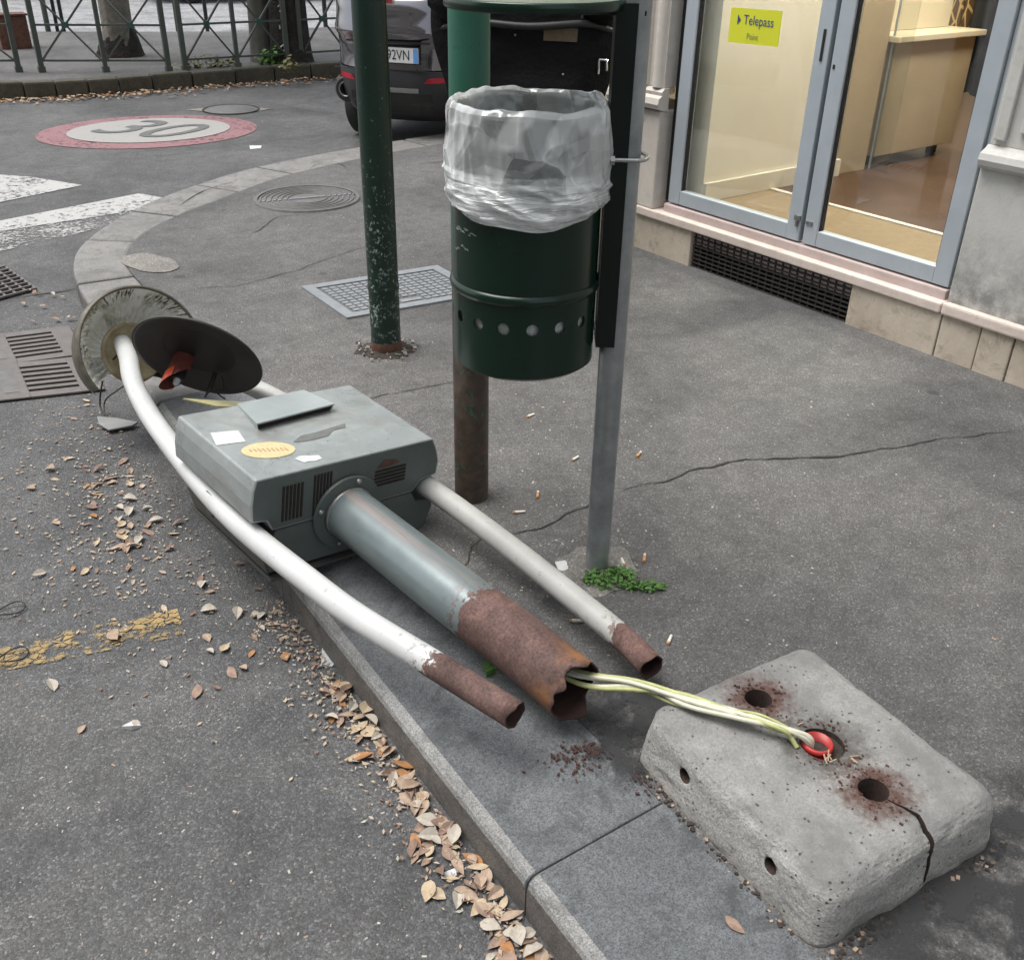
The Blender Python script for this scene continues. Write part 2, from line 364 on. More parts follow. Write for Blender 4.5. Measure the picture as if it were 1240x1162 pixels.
M['cable_b'] = simple('yellow_green_cable', (0.44, 0.46, 0.20), (0.32, 0.34, 0.14), 60, 0.45, 0, 0.05)
M['soil'] = simple('dark_soil', (0.03, 0.026, 0.022), (0.07, 0.055, 0.045), 60, 0.95, 0, 0.8, bdist=0.01)
M['rustdirt'] = simple('rust_flakes', (0.10, 0.045, 0.035), (0.045, 0.022, 0.018), 50, 0.95, 0, 0.5)
# bin
M['bin'] = simple('dark_green_enamel', (0.0025, 0.016, 0.009), (0.004, 0.021, 0.012), 6, 0.24, 0, 0.03, spec=0.4)
M['bin_dark'] = simple('blackish_green_enamel', (0.002, 0.006, 0.004), (0.003, 0.009, 0.006), 8, 0.4, 0, 0.03, spec=0.3)
M['lid'] = simple('scuffed_green_lid', (0.10, 0.135, 0.10), (0.17, 0.19, 0.145), 30, 0.5, 0, 0.1)
M['scratch'] = simple('pale_scratch', (0.35, 0.4, 0.37), (0.2, 0.25, 0.22), 200, 0.6, 0, 0)
t = NT('clear_plastic_film'); x, y, z = t.xyz()
wob = t.n('TexNoise'); wob.inputs['Scale'].default_value = 11; wob.inputs['Detail'].default_value = 2; t.l(t.co, wob.inputs['Vector'])
vm = t.n('VectorMath', operation='MULTIPLY_ADD'); t.l(wob.outputs['Color'], vm.inputs[0]); vm.inputs[1].default_value = (0.05, 0.05, 0.05); t.l(t.co, vm.inputs[2])
def cells(scale, sc):
    nd = t.n('TexVoronoi'); nd.inputs['Scale'].default_value = scale; t.l(t.mapping(sc, co=vm.outputs[0]), nd.inputs['Vector']); q = t.n('SeparateColor'); t.l(nd.outputs['Color'], q.inputs[0]); return q.outputs[0], nd.outputs['Distance']
ca_, da_ = cells(11, (1, 1, 0.75)); cb_, db_ = cells(17, (0.6, 0.6, 1.9))
n2 = t.noise(1.0, 4, 0.6, co=t.mapping((7, 7, 60)), dist=0.8)
low = t.maprange(z, -0.095, -0.135)
lw = t.n('LayerWeight'); lw.inputs[0].default_value = 0.5
hh = t.math('ADD', t.math('MULTIPLY', da_, 0.8), t.math('MULTIPLY', t.math('MULTIPLY', n2, low), 1.2)); nb = t.bump(hh, 0.45, 0.05)
pt = t.math('ADD', t.ramp(ca_, [(0.0, 0.22), (0.5, 0.30), (0.85, 0.44), (1.0, 0.52)]), t.ramp(cb_, [(0.0, 0.0), (0.6, 0.03), (1.0, 0.13)]))  # opacity per cell imitates folds catching the light differently
ed = t.n('TexVoronoi', feature='DISTANCE_TO_EDGE'); ed.inputs['Scale'].default_value = 11; t.l(t.mapping((1, 1, 0.75), co=vm.outputs[0]), ed.inputs['Vector'])
pt = t.math('ADD', pt, t.math('MULTIPLY', t.ramp(ed.outputs['Distance'], [(0.0, 1.0), (0.035, 0.35), (0.12, 0.0)]), t.ramp(t.noise(14, 2), [(0.42, 0.0), (0.6, 0.42)])))
soft = t.ramp(t.noise(6.5, 2, 0.5, dist=1.6), [(0.50, 0.0), (0.585, 0.32)])  # broad milky patches paint in sheen on the film
pt = t.math('ADD', pt, soft)
al = t.math('ADD', pt, t.math('MULTIPLY', t.math('POWER', lw.outputs['Facing'], 2.0), 0.35))
al = t.math('ADD', al, t.math('MULTIPLY', low, t.ramp(n2, [(0.36, 0.08), (0.60, 0.50)])))
al = t.math('ADD', al, t.maprange(z, -0.12, -0.16, 0.0, 0.22), True)
tr = t.n('BsdfTransparent'); tr.inputs[0].default_value = (0.93, 0.96, 0.96, 1)
df = t.n('BsdfDiffuse'); df.inputs[0].default_value = (0.93, 0.96, 0.96, 1); tl = t.n('BsdfTranslucent'); tl.inputs[0].default_value = (0.8, 0.83, 0.82, 1)
t.l(nb, df.inputs['Normal']); m0 = t.n('MixShader'); m0.inputs[0].default_value = 0.3; t.l(df.outputs[0], m0.inputs[1]); t.l(tl.outputs[0], m0.inputs[2])
ms = t.n('MixShader'); t.l(al, ms.inputs[0]); t.l(tr.outputs[0], ms.inputs[1]); t.l(m0.outputs[0], ms.inputs[2])
gl = t.n('BsdfGlossy'); gl.inputs['Roughness'].default_value = 0.14; gl.inputs[0].default_value = (1, 1, 1, 1); t.l(nb, gl.inputs['Normal'])
m3 = t.n('MixShader'); t.l(t.schlick(0.07, nb), m3.inputs[0]); t.l(ms.outputs[0], m3.inputs[1]); t.l(gl.outputs[0], m3.inputs[2]); t.l(m3.outputs[0], t.out.inputs['Surface'])
M['film'] = t.mat
M['bagwhite'] = simple('milky_bag_plastic', (0.55, 0.58, 0.56), (0.40, 0.43, 0.41), 30, 0.3, 0, 0.5, bdist=0.01)
# posts
def chipped(name, base, base2, chip, low, high, amt, rough=0.4, rust_z=None):
    t = NT(name); x, y, z = t.xyz()
    c = t.ramp(t.noise(7, 4), [(0.3, base), (0.7, base2)])
    dens = t.maprange(z, low, high, 1.0, 0.12)
    ch = t.ramp(t.math('ADD', t.noise(75, 5, 0.75), t.math('MULTIPLY', dens, amt)), [(0.66, 0.0), (0.68, 1.0)])
    side = t.ramp(t.noise(12, 3), [(0.42, 0.0), (0.55, 1.0)])
    c = t.mix(t.math('MULTIPLY', ch, side), c, chip)
    if rust_z is not None:
        m = t.maprange(t.math('ADD', z, t.math('MULTIPLY', t.math('SUBTRACT', t.noise(13, 4, 0.7), 0.5), 0.9)), rust_z + 0.01, rust_z - 0.01)
        rc = t.ramp(t.noise(22, 5, 0.7), [(0.3, (0.03, 0.02, 0.016)), (0.6, (0.085, 0.06, 0.045)), (0.75, (0.15, 0.075, 0.05))])
        m = t.math('MULTIPLY', m, t.ramp(t.noise(17, 4, 0.7, dist=0.8), [(0.60, 1.0), (0.63, 0.0)]))
        c = t.mix(m, c, rc)
    return t.done(c, rough, 0, t.bump(t.noise(40, 4), 0.25, 0.002), 0.5)
M['pole'] = chipped('chipped_dark_green_paint', (0.005, 0.02, 0.0135), (0.008, 0.028, 0.019), (0.30, 0.36, 0.33), 0.2, 0.95, 0.11, 0.35)
M['post'] = chipped('green_paint_over_rust', (0.022, 0.11, 0.073), (0.03, 0.14, 0.095), (0.012, 0.02, 0.016), 0.9, 2.0, 0.02, 0.5, 0.62)
# building
def stone(name, a, b, dirt=(0.06, 0.055, 0.05), sc=5, dz=None, veins=0.35):
    a, b = (tuple(min(0.75, q * 1.38) for q in k) for k in (a, b))
    t = NT(name); x, y, z = t.xyz()
    c = t.ramp(t.noise(sc, 6, 0.7), [(0.28, a), (0.72, b)])
    c = t.mix(t.ramp(t.noise(sc * 2.3, 6, 0.75, dist=0.5), [(0.52, 0.0), (0.78, veins)]), c, dirt)
    if dz: c = t.mix(t.math('MULTIPLY', t.maprange(z, dz[1], dz[0]), t.ramp(t.noise(12, 5, 0.7), [(0.35, 0.1), (0.6, 0.9)])), c, dirt)
    return t.done(c, 0.85, 0, t.bump(t.noise(70, 5, 0.7), 0.4, 0.003), 0.3)
M['travertine'] = stone('travertine', (0.44, 0.39, 0.32), (0.30, 0.255, 0.2), (0.17, 0.135, 0.10), 6, None, 0.75)
M['ledge'] = stone('pinkish_ledge_stone', (0.52, 0.45, 0.40), (0.40, 0.34, 0.30), (0.2, 0.165, 0.14), 9)
M['step'] = stone('pink_threshold', (0.40, 0.33, 0.31), (0.31, 0.255, 0.24), (0.16, 0.13, 0.12), 9)
M['render_wall'] = stone('grey_render', (0.42, 0.42, 0.40), (0.34, 0.335, 0.315), (0.15, 0.145, 0.135), 4, (0.30, 0.60))
M['pilaster'] = stone('pale_pilaster_stone', (0.47, 0.44, 0.40), (0.37, 0.34, 0.30), (0.13, 0.12, 0.105), 4)
M['alu'] = simple('blue_grey_aluminium', (0.46, 0.51, 0.55), (0.40, 0.45, 0.49), 7, 0.4, 0.2, 0.05)
M['gasket'] = simple('black_gasket', (0.02, 0.02, 0.02), (0.03, 0.03, 0.03), 40, 0.7, 0, 0)
M['grille'] = simple('dark_iron', (0.035, 0.033, 0.03), (0.06, 0.055, 0.048), 60, 0.6, 0.3, 0.2)
t = NT('window_glass'); tr = t.n('BsdfTransparent'); tr.inputs[0].default_value = (0.93, 0.95, 0.94, 1); gl = t.n('BsdfGlossy'); gl.inputs['Roughness'].default_value = 0.015
ms = t.n('MixShader'); t.l(t.schlick(0.08), ms.inputs[0]); t.l(tr.outputs[0], ms.inputs[1]); t.l(gl.outputs[0], ms.inputs[2]); t.l(ms.outputs[0], t.out.inputs['Surface'])
M['glass'] = t.mat
M['cream'] = simple('cream_wall', (0.74, 0.70, 0.60), (0.68, 0.64, 0.54), 3, 0.7, 0, 0)
M['skirt'] = simple('white_skirting', (0.68, 0.64, 0.55), (0.6, 0.56, 0.48), 5, 0.6, 0, 0)
M['matting'] = simple('tan_floor_mat', (0.27, 0.195, 0.11), (0.21, 0.15, 0.085), 25, 0.8, 0, 0.2)
M['wood'] = simple('dark_wood_floor', (0.095, 0.05, 0.03), (0.055, 0.03, 0.02), 6, 0.35, 0, 0.05)
M['tan'] = simple('tan_counter', (0.40, 0.32, 0.21), (0.34, 0.27, 0.175), 5, 0.5, 0, 0)
M['counter_top'] = simple('pale_counter_top', (0.66, 0.58, 0.42), (0.6, 0.52, 0.38), 5, 0.4, 0, 0)
M['ochre'] = simple('ochre_back_wall', (0.36, 0.23, 0.10), (0.28, 0.18, 0.08), 4, 0.7, 0, 0)
M['yellow'] = simple('yellow_sticker', (0.70, 0.72, 0.03), (0.66, 0.68, 0.03), 5, 0.5, 0, 0)
M['blue_ink'] = simple('blue_print', (0.03, 0.06, 0.25), (0.03, 0.05, 0.2), 5, 0.6, 0, 0)
M['grey_ink'] = simple('olive_print', (0.28, 0.31, 0.10), (0.25, 0.28, 0.1), 5, 0.6, 0, 0)
# street things
def paint(name, col, cover, scale=26):
    t = NT(name); m_ = t.ramp(t.math('ADD', t.noise(scale, 6, 0.8), t.math('MULTIPLY', t.noise(3.0, 3), 0.35)), [(cover, 1.0), (cover + 0.07, 0.0)])
    c = t.mix(t.ramp(t.voro(180), [(0.2, 0.0), (0.6, 0.35)]), col, tuple(x * 0.55 for x in col))
    return t.done(c, 0.75, 0, t.bump(t.voro(180), 0.4, 0.003), 0.3, alpha=m_)
M['zebra'] = paint('white_road_paint', (0.44, 0.44, 0.43), 0.72)
M['zebra_worn'] = paint('worn_white_road_paint', (0.42, 0.42, 0.41), 0.60, 45)
M['mark_red'] = paint('faded_red_road_paint', (0.28, 0.155, 0.165), 0.72)
M['mark_white'] = paint('greyish_white_road_paint', (0.34, 0.332, 0.318), 0.82)
M['mark_dark'] = paint('dark_road_paint', (0.14, 0.145, 0.145), 0.95)
t = NT('cracked_yellow_paint')
ed = t.voro(34, 'DISTANCE_TO_EDGE', co=t.mapping((1.0, 1.6, 1.0)))
a1 = t.ramp(ed, [(0.035, 0.0), (0.06, 1.0)]); a2 = t.ramp(t.noise(11, 5, 0.7), [(0.47, 0.0), (0.54, 0.9)])
M['mark_yellow'] = t.done(t.ramp(t.noise(50, 4), [(0.3, (0.40, 0.28, 0.12)), (0.7, (0.27, 0.20, 0.10))]), 0.75, 0, None, 0.3, alpha=t.math('MULTIPLY', a1, a2))
M['castiron'] = simple('brownish_cast_iron', (0.165, 0.148, 0.14), (0.12, 0.108, 0.102), 30, 0.6, 0.25, 0.3)
M['castgrey'] = simple('grey_cast_iron', (0.16, 0.155, 0.15), (0.11, 0.108, 0.105), 25, 0.6, 0.2, 0.3)
M['cover'] = simple('galvanised_cover', (0.30, 0.32, 0.335), (0.23, 0.245, 0.26), 25, 0.5, 0.35, 0.2)
M['pit'] = simple('dark_pit', (0.006, 0.006, 0.006), (0.012, 0.01, 0.009), 30, 0.95, 0, 0)
M['crack'] = simple('crack_dirt', (0.022, 0.020, 0.018), (0.04, 0.036, 0.032), 60, 0.95, 0, 0)
LEAFC = [((0.46, 0.35, 0.26), (0.30, 0.21, 0.15)), ((0.36, 0.25, 0.19), (0.22, 0.145, 0.105)), ((0.56, 0.46, 0.32), (0.40, 0.30, 0.20)), ((0.28, 0.18, 0.135), (0.16, 0.105, 0.08)), ((0.52, 0.48, 0.41), (0.37, 0.32, 0.26)), ((0.45, 0.22, 0.08), (0.3, 0.14, 0.06))]
LEAFC = [(tuple(q * 0.92 for q in a), tuple(q * 0.80 for q in b)) for a, b in LEAFC]
for i, (a, b) in enumerate(LEAFC): M['leaf%d' % i] = simple(['tan_dry_leaf', 'brown_dry_leaf', 'straw_dry_leaf', 'dark_brown_leaf', 'grey_dry_leaf', 'orange_dry_leaf'][i], a, b, 60, 0.75, 0, 0.2)
M['chips'] = simple('pale_crumbs', (0.52, 0.50, 0.46), (0.3, 0.27, 0.22), 30, 0.8, 0, 0)
M['weed'] = simple('weed_green', (0.045, 0.13, 0.02), (0.10, 0.22, 0.04), 40, 0.6, 0, 0.1)
M['drygrass'] = simple('dry_grass', (0.22, 0.19, 0.09), (0.12, 0.14, 0.05), 20, 0.8, 0, 0)
M['butt_w'] = simple('cigarette_paper', (0.72, 0.70, 0.66), (0.6, 0.57, 0.52), 90, 0.8, 0, 0)
M['butt_o'] = simple('cigarette_filter', (0.50, 0.27, 0.11), (0.42, 0.22, 0.09), 90, 0.8, 0, 0)
M['fence'] = simple('weathered_green_fence', (0.05, 0.068, 0.058), (0.085, 0.092, 0.078), 6, 0.55, 0.1, 0.1)
M['fence_g'] = simple('green_fence_boss', (0.018, 0.07, 0.055), (0.03, 0.085, 0.065), 6, 0.5, 0, 0)
M['bark'] = simple('dark_bark', (0.035, 0.03, 0.025), (0.012, 0.011, 0.010), 12, 0.95, 0, 0.9, bdist=0.03)
M['bark_pale'] = simple('pale_bark', (0.22, 0.20, 0.165), (0.10, 0.09, 0.075), 8, 0.95, 0, 0.6, bdist=0.02)
t = NT('dark_car_paint'); c = t.ramp(t.noise(3, 2), [(0.3, (0.17, 0.165, 0.18)), (0.7, (0.19, 0.185, 0.2))])
M['carpaint'] = t.done(c, 0.14, 0.85, None, 0.6, coat=1.0); t.p.inputs['Coat Roughness'].default_value = 0.04
M['carsilver'] = simple('silver_blue_paint', (0.36, 0.39, 0.44), (0.34, 0.37, 0.42), 2, 0.28, 0.6, 0, coat=0.8)
M['carred'] = simple('dark_red_paint', (0.20, 0.02, 0.03), (0.18, 0.02, 0.03), 2, 0.3, 0.3, 0, coat=0.8)
M['carplastic'] = simple('grey_bumper_plastic', (0.022, 0.023, 0.026), (0.028, 0.029, 0.032), 8, 0.42, 0, 0.02)
M['carglass'] = simple('dark_car_glass', (0.008, 0.009, 0.010), (0.01, 0.011, 0.012), 2, 0.05, 0, 0, spec=0.8)
M['tyre'] = simple('tyre_rubber', (0.014, 0.014, 0.014), (0.02, 0.02, 0.02), 30, 0.8, 0, 0.1)
M['rim'] = simple('wheel_rim', (0.3, 0.3, 0.31), (0.22, 0.22, 0.23), 8, 0.3, 0.8, 0)
M['reflector'] = simple('red_reflector', (0.42, 0.01, 0.03), (0.34, 0.01, 0.03), 60, 0.25, 0, 0)
M['lamp_red'] = simple('tail_lamp', (0.35, 0.02, 0.03), (0.25, 0.02, 0.02), 10, 0.12, 0, 0, coat=1)
M['chrome'] = simple('chrome', (0.75, 0.75, 0.75), (0.7, 0.7, 0.7), 3, 0.12, 1.0, 0)
M['plate_w'] = simple('number_plate_white', (0.72, 0.73, 0.72), (0.66, 0.67, 0.66), 4, 0.4, 0, 0)
M['plate_b'] = simple('number_plate_blue', (0.14, 0.34, 0.72), (0.12, 0.3, 0.66), 4, 0.4, 0, 0)
M['ink'] = simple('black_print', (0.02, 0.02, 0.022), (0.03, 0.03, 0.03), 4, 0.5, 0, 0)
M['quilt'] = simple('black_padded_nylon', (0.003, 0.003, 0.0035), (0.005, 0.005, 0.006), 14, 0.7, 0, 0.3, spec=0.15, bdist=0.02)
M['leather_tag'] = simple('tan_leather_tag', (0.12, 0.09, 0.05), (0.085, 0.06, 0.035), 40, 0.7, 0, 0)
M['grey_plate'] = simple('grey_sheet_metal', (0.30, 0.30, 0.295), (0.2, 0.2, 0.19), 12, 0.45, 0.3, 0.1)
M['clearshard'] = simple('pale_plastic_shard', (0.55, 0.58, 0.6), (0.4, 0.42, 0.44), 20, 0.15, 0, 0)
M['opp_wall'] = simple('opposite_facade', (0.40, 0.36, 0.29), (0.34, 0.30, 0.24), 2, 0.85, 0, 0)
M['opp_shutter'] = simple('opposite_shutter', (0.62, 0.60, 0.55), (0.55, 0.53, 0.48), 4, 0.6, 0, 0)
M['opp_dark'] = simple('opposite_window', (0.03, 0.03, 0.03), (0.05, 0.05, 0.05), 4, 0.2, 0, 0)

PZ = 0.10   # height of the near pavement
# ------------------------------------------------------------------ ground, pavements, kerbs
mb = MB(); mb.add([(-150, -150, 0), (150, -150, 0), (150, 150, 0), (-150, 150, 0)], [(0, 1, 2, 3)])
tag(mb.build('road', M['road']), kind='structure')
outer = catmull([(0.64, -3), (0.64, 1.0), (0.64, 2.4), (0.655, 3.2), (0.685, 3.9), (0.70, 4.25), (0.735, 4.55), (0.82, 4.85), (1.0, 5.16), (1.25, 5.45), (1.52, 5.68), (1.98, 5.98), (2.42, 6.15), (3.0, 6.29), (3.6, 6.38), (5.0, 6.5), (9.0, 6.7)], 6)
inner = catmull([(0.945, -3), (0.945, 1.0), (0.945, 2.4), (0.945, 3.2), (0.945, 3.9), (0.945, 4.25), (0.96, 4.50), (1.03, 4.74), (1.18, 4.98), (1.43, 5.22), (1.69, 5.40), (2.13, 5.70), (2.53, 5.86), (3.06, 6.01), (3.64, 6.10), (5.02, 6.22), (9.0, 6.42)], 6)
pv = [(p.x - 0.006, p.y) for p in inner] + [(14, 6.42), (14, -3)]
mb = MB(); mb.prism(pv, -0.05, PZ)
tag(mb.build('pavement', M['pave']), kind='structure')
kerb = tag(empty('kerb', (0.8, 0, 0)), kind='structure')
cuts = [0, 4.2, 8.6, 14, 19, 23.5, 28, 32.5, 38, 44.5, 51, 57, 62, 66, 70, 73, 77, 80, 84, 87, 89, 91, 93, 95, 96]
def along(path, s):
    i = min(int(s), len(path) - 2); return path[i].lerp(path[i + 1], s - i)
def y_to_s(y):     # straight part: parameter of a given y
    for i in range(len(outer) - 1):
        if outer[i].y <= y <= outer[i + 1].y: return i + (y - outer[i].y) / (outer[i + 1].y - outer[i].y)
cuts = [0] + [y_to_s(y) for y in (-1.2, -0.12, 0.88, 1.95, 3.02, 3.98, 4.36)] + [y_to_s(5.0), y_to_s(5.42), y_to_s(5.80), y_to_s(6.06), 78, 82, 85, 88, 91, 96]
stones = []
for a, b in zip(cuts[:-1], cuts[1:]):
    n = max(2, int((b - a) * 1.2) + 1); gap = 0.0018 if a < 20 else 0.006
    ss = [a + (b - a) * i / n for i in range(n + 1)]
    po = [along(outer, q) for q in ss]; pi = [along(inner, q) for q in ss]
    # small joint gap at both ends
    d0 = (po[1] - po[0]).normalized() * gap; d1 = (po[-2] - po[-1]).normalized() * gap
    po[0] += d0; pi[0] += d0; po[-1] += d1; pi[-1] += d1
    dz = random.uniform(-0.003, 0.002)
    poly = [(p.x - kerb.location.x, p.y) for p in po] + [(p.x - kerb.location.x - 0.004, p.y) for p in reversed(pi)]
    near = po[0].y < 2.9 and po[0].x < 0.9
    bm = bmesh.new(); m2 = MB(); m2.prism(poly, -0.05, PZ + dz + 0.001); me = m2.mesh('kerb_stone'); bm.from_mesh(me)
    bmesh.ops.recalc_face_normals(bm, faces=bm.faces)
    k = len(po)
    for f in bm.faces: f.material_index = 0 if f.normal.z > 0.5 else 2
    bm.verts.ensure_lookup_table()
    top = [e for e in bm.edges if all(v.co.z > 0 for v in e.verts)]
    outer_e = [e for e in top if all(v.index % (2 * k) < k for v in e.verts)]
    oth = [e for e in top if e not in outer_e]
    if near:
        r = bmesh.ops.bevel(bm, geom=outer_e, offset=0.022, segments=3, affect='EDGES', profile=0.5, material=1)
        ee = [e for e in bm.edges if all(v.co.z > 0.02 for v in e.verts) and len(e.link_faces) == 2 and e.calc_face_angle(0) > 0.9]
        bmesh.ops.bevel(bm, geom=ee, offset=0.004, segments=2, affect='EDGES', profile=0.5)
    else:
        bmesh.ops.bevel(bm, geom=top, offset=0.014, segments=2, affect='EDGES', profile=0.5)
    for f in bm.faces: f.smooth = False
    bm.to_mesh(me); bm.free()
    link('kerb_stone', me, [M['granite'], M['granite_edge'], M['granite_face']] if near else [M['granite_far'], M['granite_far'], M['granite_face']], kerb)
mb = MB()   # dark bed under the joints
mb.prism([(p.x + 0.012, p.y) for p in outer] + [(p.x - 0.01, p.y) for p in reversed(inner)], -0.05, PZ - 0.007)
tag(mb.build('kerb_bedding', M['crack']), kind='structure')
# a lighter patch in the bend and damp asphalt by the base block
def blob(name, c, rx, ry, z, mat_, seed, n=28, amp=0.25, rot=0, kind='structure'):
    vs = []
    for j in range(n):
        a = 2 * math.pi * j / n; k = 1 + amp * mnoise.noise(Vector((math.cos(a) * 1.5 + seed, math.sin(a) * 1.5, seed * 3.1)))*1.6
        x, y = rx * k * math.cos(a), ry * k * math.sin(a); vs.append((c[0] + x * math.cos(rot) - y * math.sin(rot), c[1] + x * math.sin(rot) + y * math.cos(rot), z))
    mb = MB(); mb.add(vs, [tuple(range(n))]); o = mb.build(name, mat_); return tag(o, kind=kind)
blob('pavement_patch', g(181, 319, PZ), 0.10, 0.17, PZ + 0.004, M['patch'], 3.3, amp=0.15, rot=0.25)
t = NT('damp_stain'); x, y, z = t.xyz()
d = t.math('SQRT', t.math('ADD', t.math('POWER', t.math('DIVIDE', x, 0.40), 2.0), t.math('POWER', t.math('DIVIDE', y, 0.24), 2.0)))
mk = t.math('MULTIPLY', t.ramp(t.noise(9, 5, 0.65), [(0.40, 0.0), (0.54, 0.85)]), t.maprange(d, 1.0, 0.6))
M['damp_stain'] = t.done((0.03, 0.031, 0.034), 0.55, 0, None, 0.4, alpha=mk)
mb = MB(); mb.add([(-0.4, -0.24, 0), (0.4, -0.24, 0), (0.4, 0.24, 0), (-0.4, 0.24, 0)], [(0, 1, 2, 3)]); o = mb.build('damp_stain', M['damp_stain']); o.location = (1.32, 0.42, PZ + 0.004); o.rotation_euler = (0, 0, -0.1); tag(o, kind='structure')
mb = MB(); mb.add([(-0.4, -0.24, 0), (0.4, -0.24, 0), (0.4, 0.24, 0), (-0.4, 0.24, 0)], [(0, 1, 2, 3)]); o = mb.build('damp_stain', M['damp_stain']); o.location = (1.02, 1.06, PZ + 0.006); o.rotation_euler = (0, 0, 0.8); o.scale = (0.45, 0.45, 1); tag(o, kind='structure')
# cracks
def crack(pts, wd, z, seed=0, sub=7):
    P = catmull([g(x, y, z) for x, y in pts], sub); mb = MB(); vs = []; n = len(P)
    for i, p in enumerate(P):
        t_ = (P[min(i + 1, n - 1)] - P[max(i - 1, 0)]).normalized(); nn = Vector((-t_.y, t_.x, 0))
        jit = mnoise.noise(p * 9 + Vector((seed, 0, 0))) * 0.022 + mnoise.noise(p * 40) * 0.007
        ww = wd * (0.35 + 0.65 * abs(mnoise.noise(p * 14 + Vector((0, seed, 0)))) * 2) * min(1, 4 * i / n + 0.15, 4 * (n - 1 - i) / n + 0.15)
        c_ = p + nn * jit + Vector((0, 0, 0.003)); vs += [c_ - nn * ww, c_ + nn * ww]
    mb.add(vs, [(2 * i, 2 * i + 1, 2 * i + 3, 2 * i + 2) for i in range(n - 1)])
    tag(mb.build('pavement_crack', M['crack']), kind='structure')
crack([(742, 598), (800, 582), (860, 566), (905, 557), (960, 556), (1030, 551), (1090, 541), (1150, 531), (1227, 522)], 0.0045, PZ, 1, 10)
crack([(606, 648), (650, 640), (700, 618), (725, 606)], 0.004, PZ, 2)
crack([(420, 490), (470, 478), (530, 466), (560, 462)], 0.003, PZ, 3)
crack([(225, 352), (290, 345), (350, 330), (440, 300), (545, 281)], 0.003, PZ, 4)
crack([(300, 290), (318, 275), (345, 262), (390, 258)], 0.003, PZ, 5)
crack([(500, 200), (540, 196), (555, 190)], 0.004, PZ, 6)
crack([(215, 250), (245, 232), (290, 218)], 0.004, PZ, 7)
crack([(560, 690), (578, 660), (596, 640)], 0.003, PZ, 8)
crack([(372, 205), (400, 196), (430, 208)], 0.003, PZ, 9)
crack([(11, 362), (60, 355), (100, 348)], 0.008, 0, 10)
# far side: pavement with dark old kerb
FZ = 0.13
far = catmull([(-6, 11.6), (0.0, 10.6), (1.2, 9.98), (1.9, 9.84), (2.6, 9.82), (3.6, 9.86), (4.6, 9.84), (6.0, 9.9), (12, 10.0)], 5)
mb = MB(); mb.prism([(p.x, p.y + 0.13) for p in far] + [(12, 13.0), (4.5, 13.1), (2.0, 14.2), (-6, 15.5)], -0.03, FZ)
tag(mb.build('far_pavement', M['pave']), kind='structure')
mb = MB(); mb.add([(-60, 16.2, 0.004), (-6, 15.45, 0.004), (2.0, 14.15, 0.004), (4.5, 13.05, 0.004), (12, 12.95, 0.004), (60, 13, 0.004), (60, 120, 0.004), (-60, 120, 0.004)], [tuple(range(8))]); tag(mb.build('far_road', M['farroad']), kind='structure')  # paler sheet over the road stands in for sunlight beyond
fk = tag(empty('far_kerb', (2.5, 9.9, 0)), kind='structure')
for i in range(0, len(far) - 1, 2):
    a, b = far[i], far[i + 1]; c_ = far[min(i + 2, len(far) - 1)]
    j = random.uniform(-0.012, 0.012); d = (c_ - a).normalized() * 0.004
    poly = [(p.x - 2.5, p.y + j - 9.9) for p in (a + d, b, c_ - d)] + [(p.x - 2.5, p.y + 0.14 - 9.9) for p in (c_ - d, b, a + d)]
    m2 = MB(); m2.prism(poly, -0.05, FZ + 0.012 + j * 0.5); m2.build('kerb_stone', M['granite_old'], fk, bevel=0.018)
# ------------------------------------------------------------------ road markings and ironwork
rz = 0.004
mb = MB(); P = [g(-60, 208), g(38, 215), g(100, 225), g(-60, 258)]; mb.add([(p.x, p.y, rz) for p in P], [(0, 1, 2, 3)])
tag(mb.build('crossing_stripe', M['zebra']), kind='structure')
mb = MB(); P = [g(-60, 280), g(168, 235), g(214, 243), g(150, 258), g(-60, 290)]
mb.add([(p.x, p.y, rz) for p in P], [(0, 1, 2, 3, 4)]); tag(mb.build('crossing_stripe', M['zebra']), kind='structure')
mb = MB(); P = [g(-60, 290.2), g(150, 258.2), g(190, 250), g(140, 272), g(60, 292), g(-60, 318)]
mb.add([(p.x, p.y, rz) for p in P], [(0, 1, 2, 3, 4, 5)]); tag(mb.build('crossing_stripe', M['zebra_worn']), kind='structure')
C30 = g(181, 159); vd = Vector((C30.x, C30.y, 0)).normalized(); vr = Vector((vd.y, -vd.x, 0))
E30 = Matrix(((vr.x, vd.x * 0.80, 0, C30.x), (vr.y, vd.y * 0.80, 0, C30.y), (0, 0, 1, 0), (0, 0, 0, 1)))
for nm, r_, z_, mk, dx, dy in (('speed_limit_ring', 0.80, rz, 'mark_red', 0, 0), ('speed_limit_field', 0.592, rz + 0.004, 'mark_white', 0.005, 0.02)):
    mb = MB(); mb.disc((dx, dy, z_), r_, 64); o = mb.build(nm, M[mk]); o.data.transform(E30); tag(o, kind='structure')
TD = Matrix.Translation((0.01, 0.02, rz + 0.008)) @ Matrix.Rotation(R_(-43), 4, 'Z')
o = text_mesh('speed_limit_digits', '30', 0.94, M['mark_dark'], None, E30 @ TD, squash=0.86); tag(o, kind='structure')
P = [g(-40, 822), g(225, 770), g(215, 738), g(150, 752), g(-40, 788)]
mb = MB(); mb.add([(p.x, p.y, rz) for p in P], [(0, 1, 2, 3, 4)]); tag(mb.build('yellow_marking', M['mark_yellow']), kind='structure')

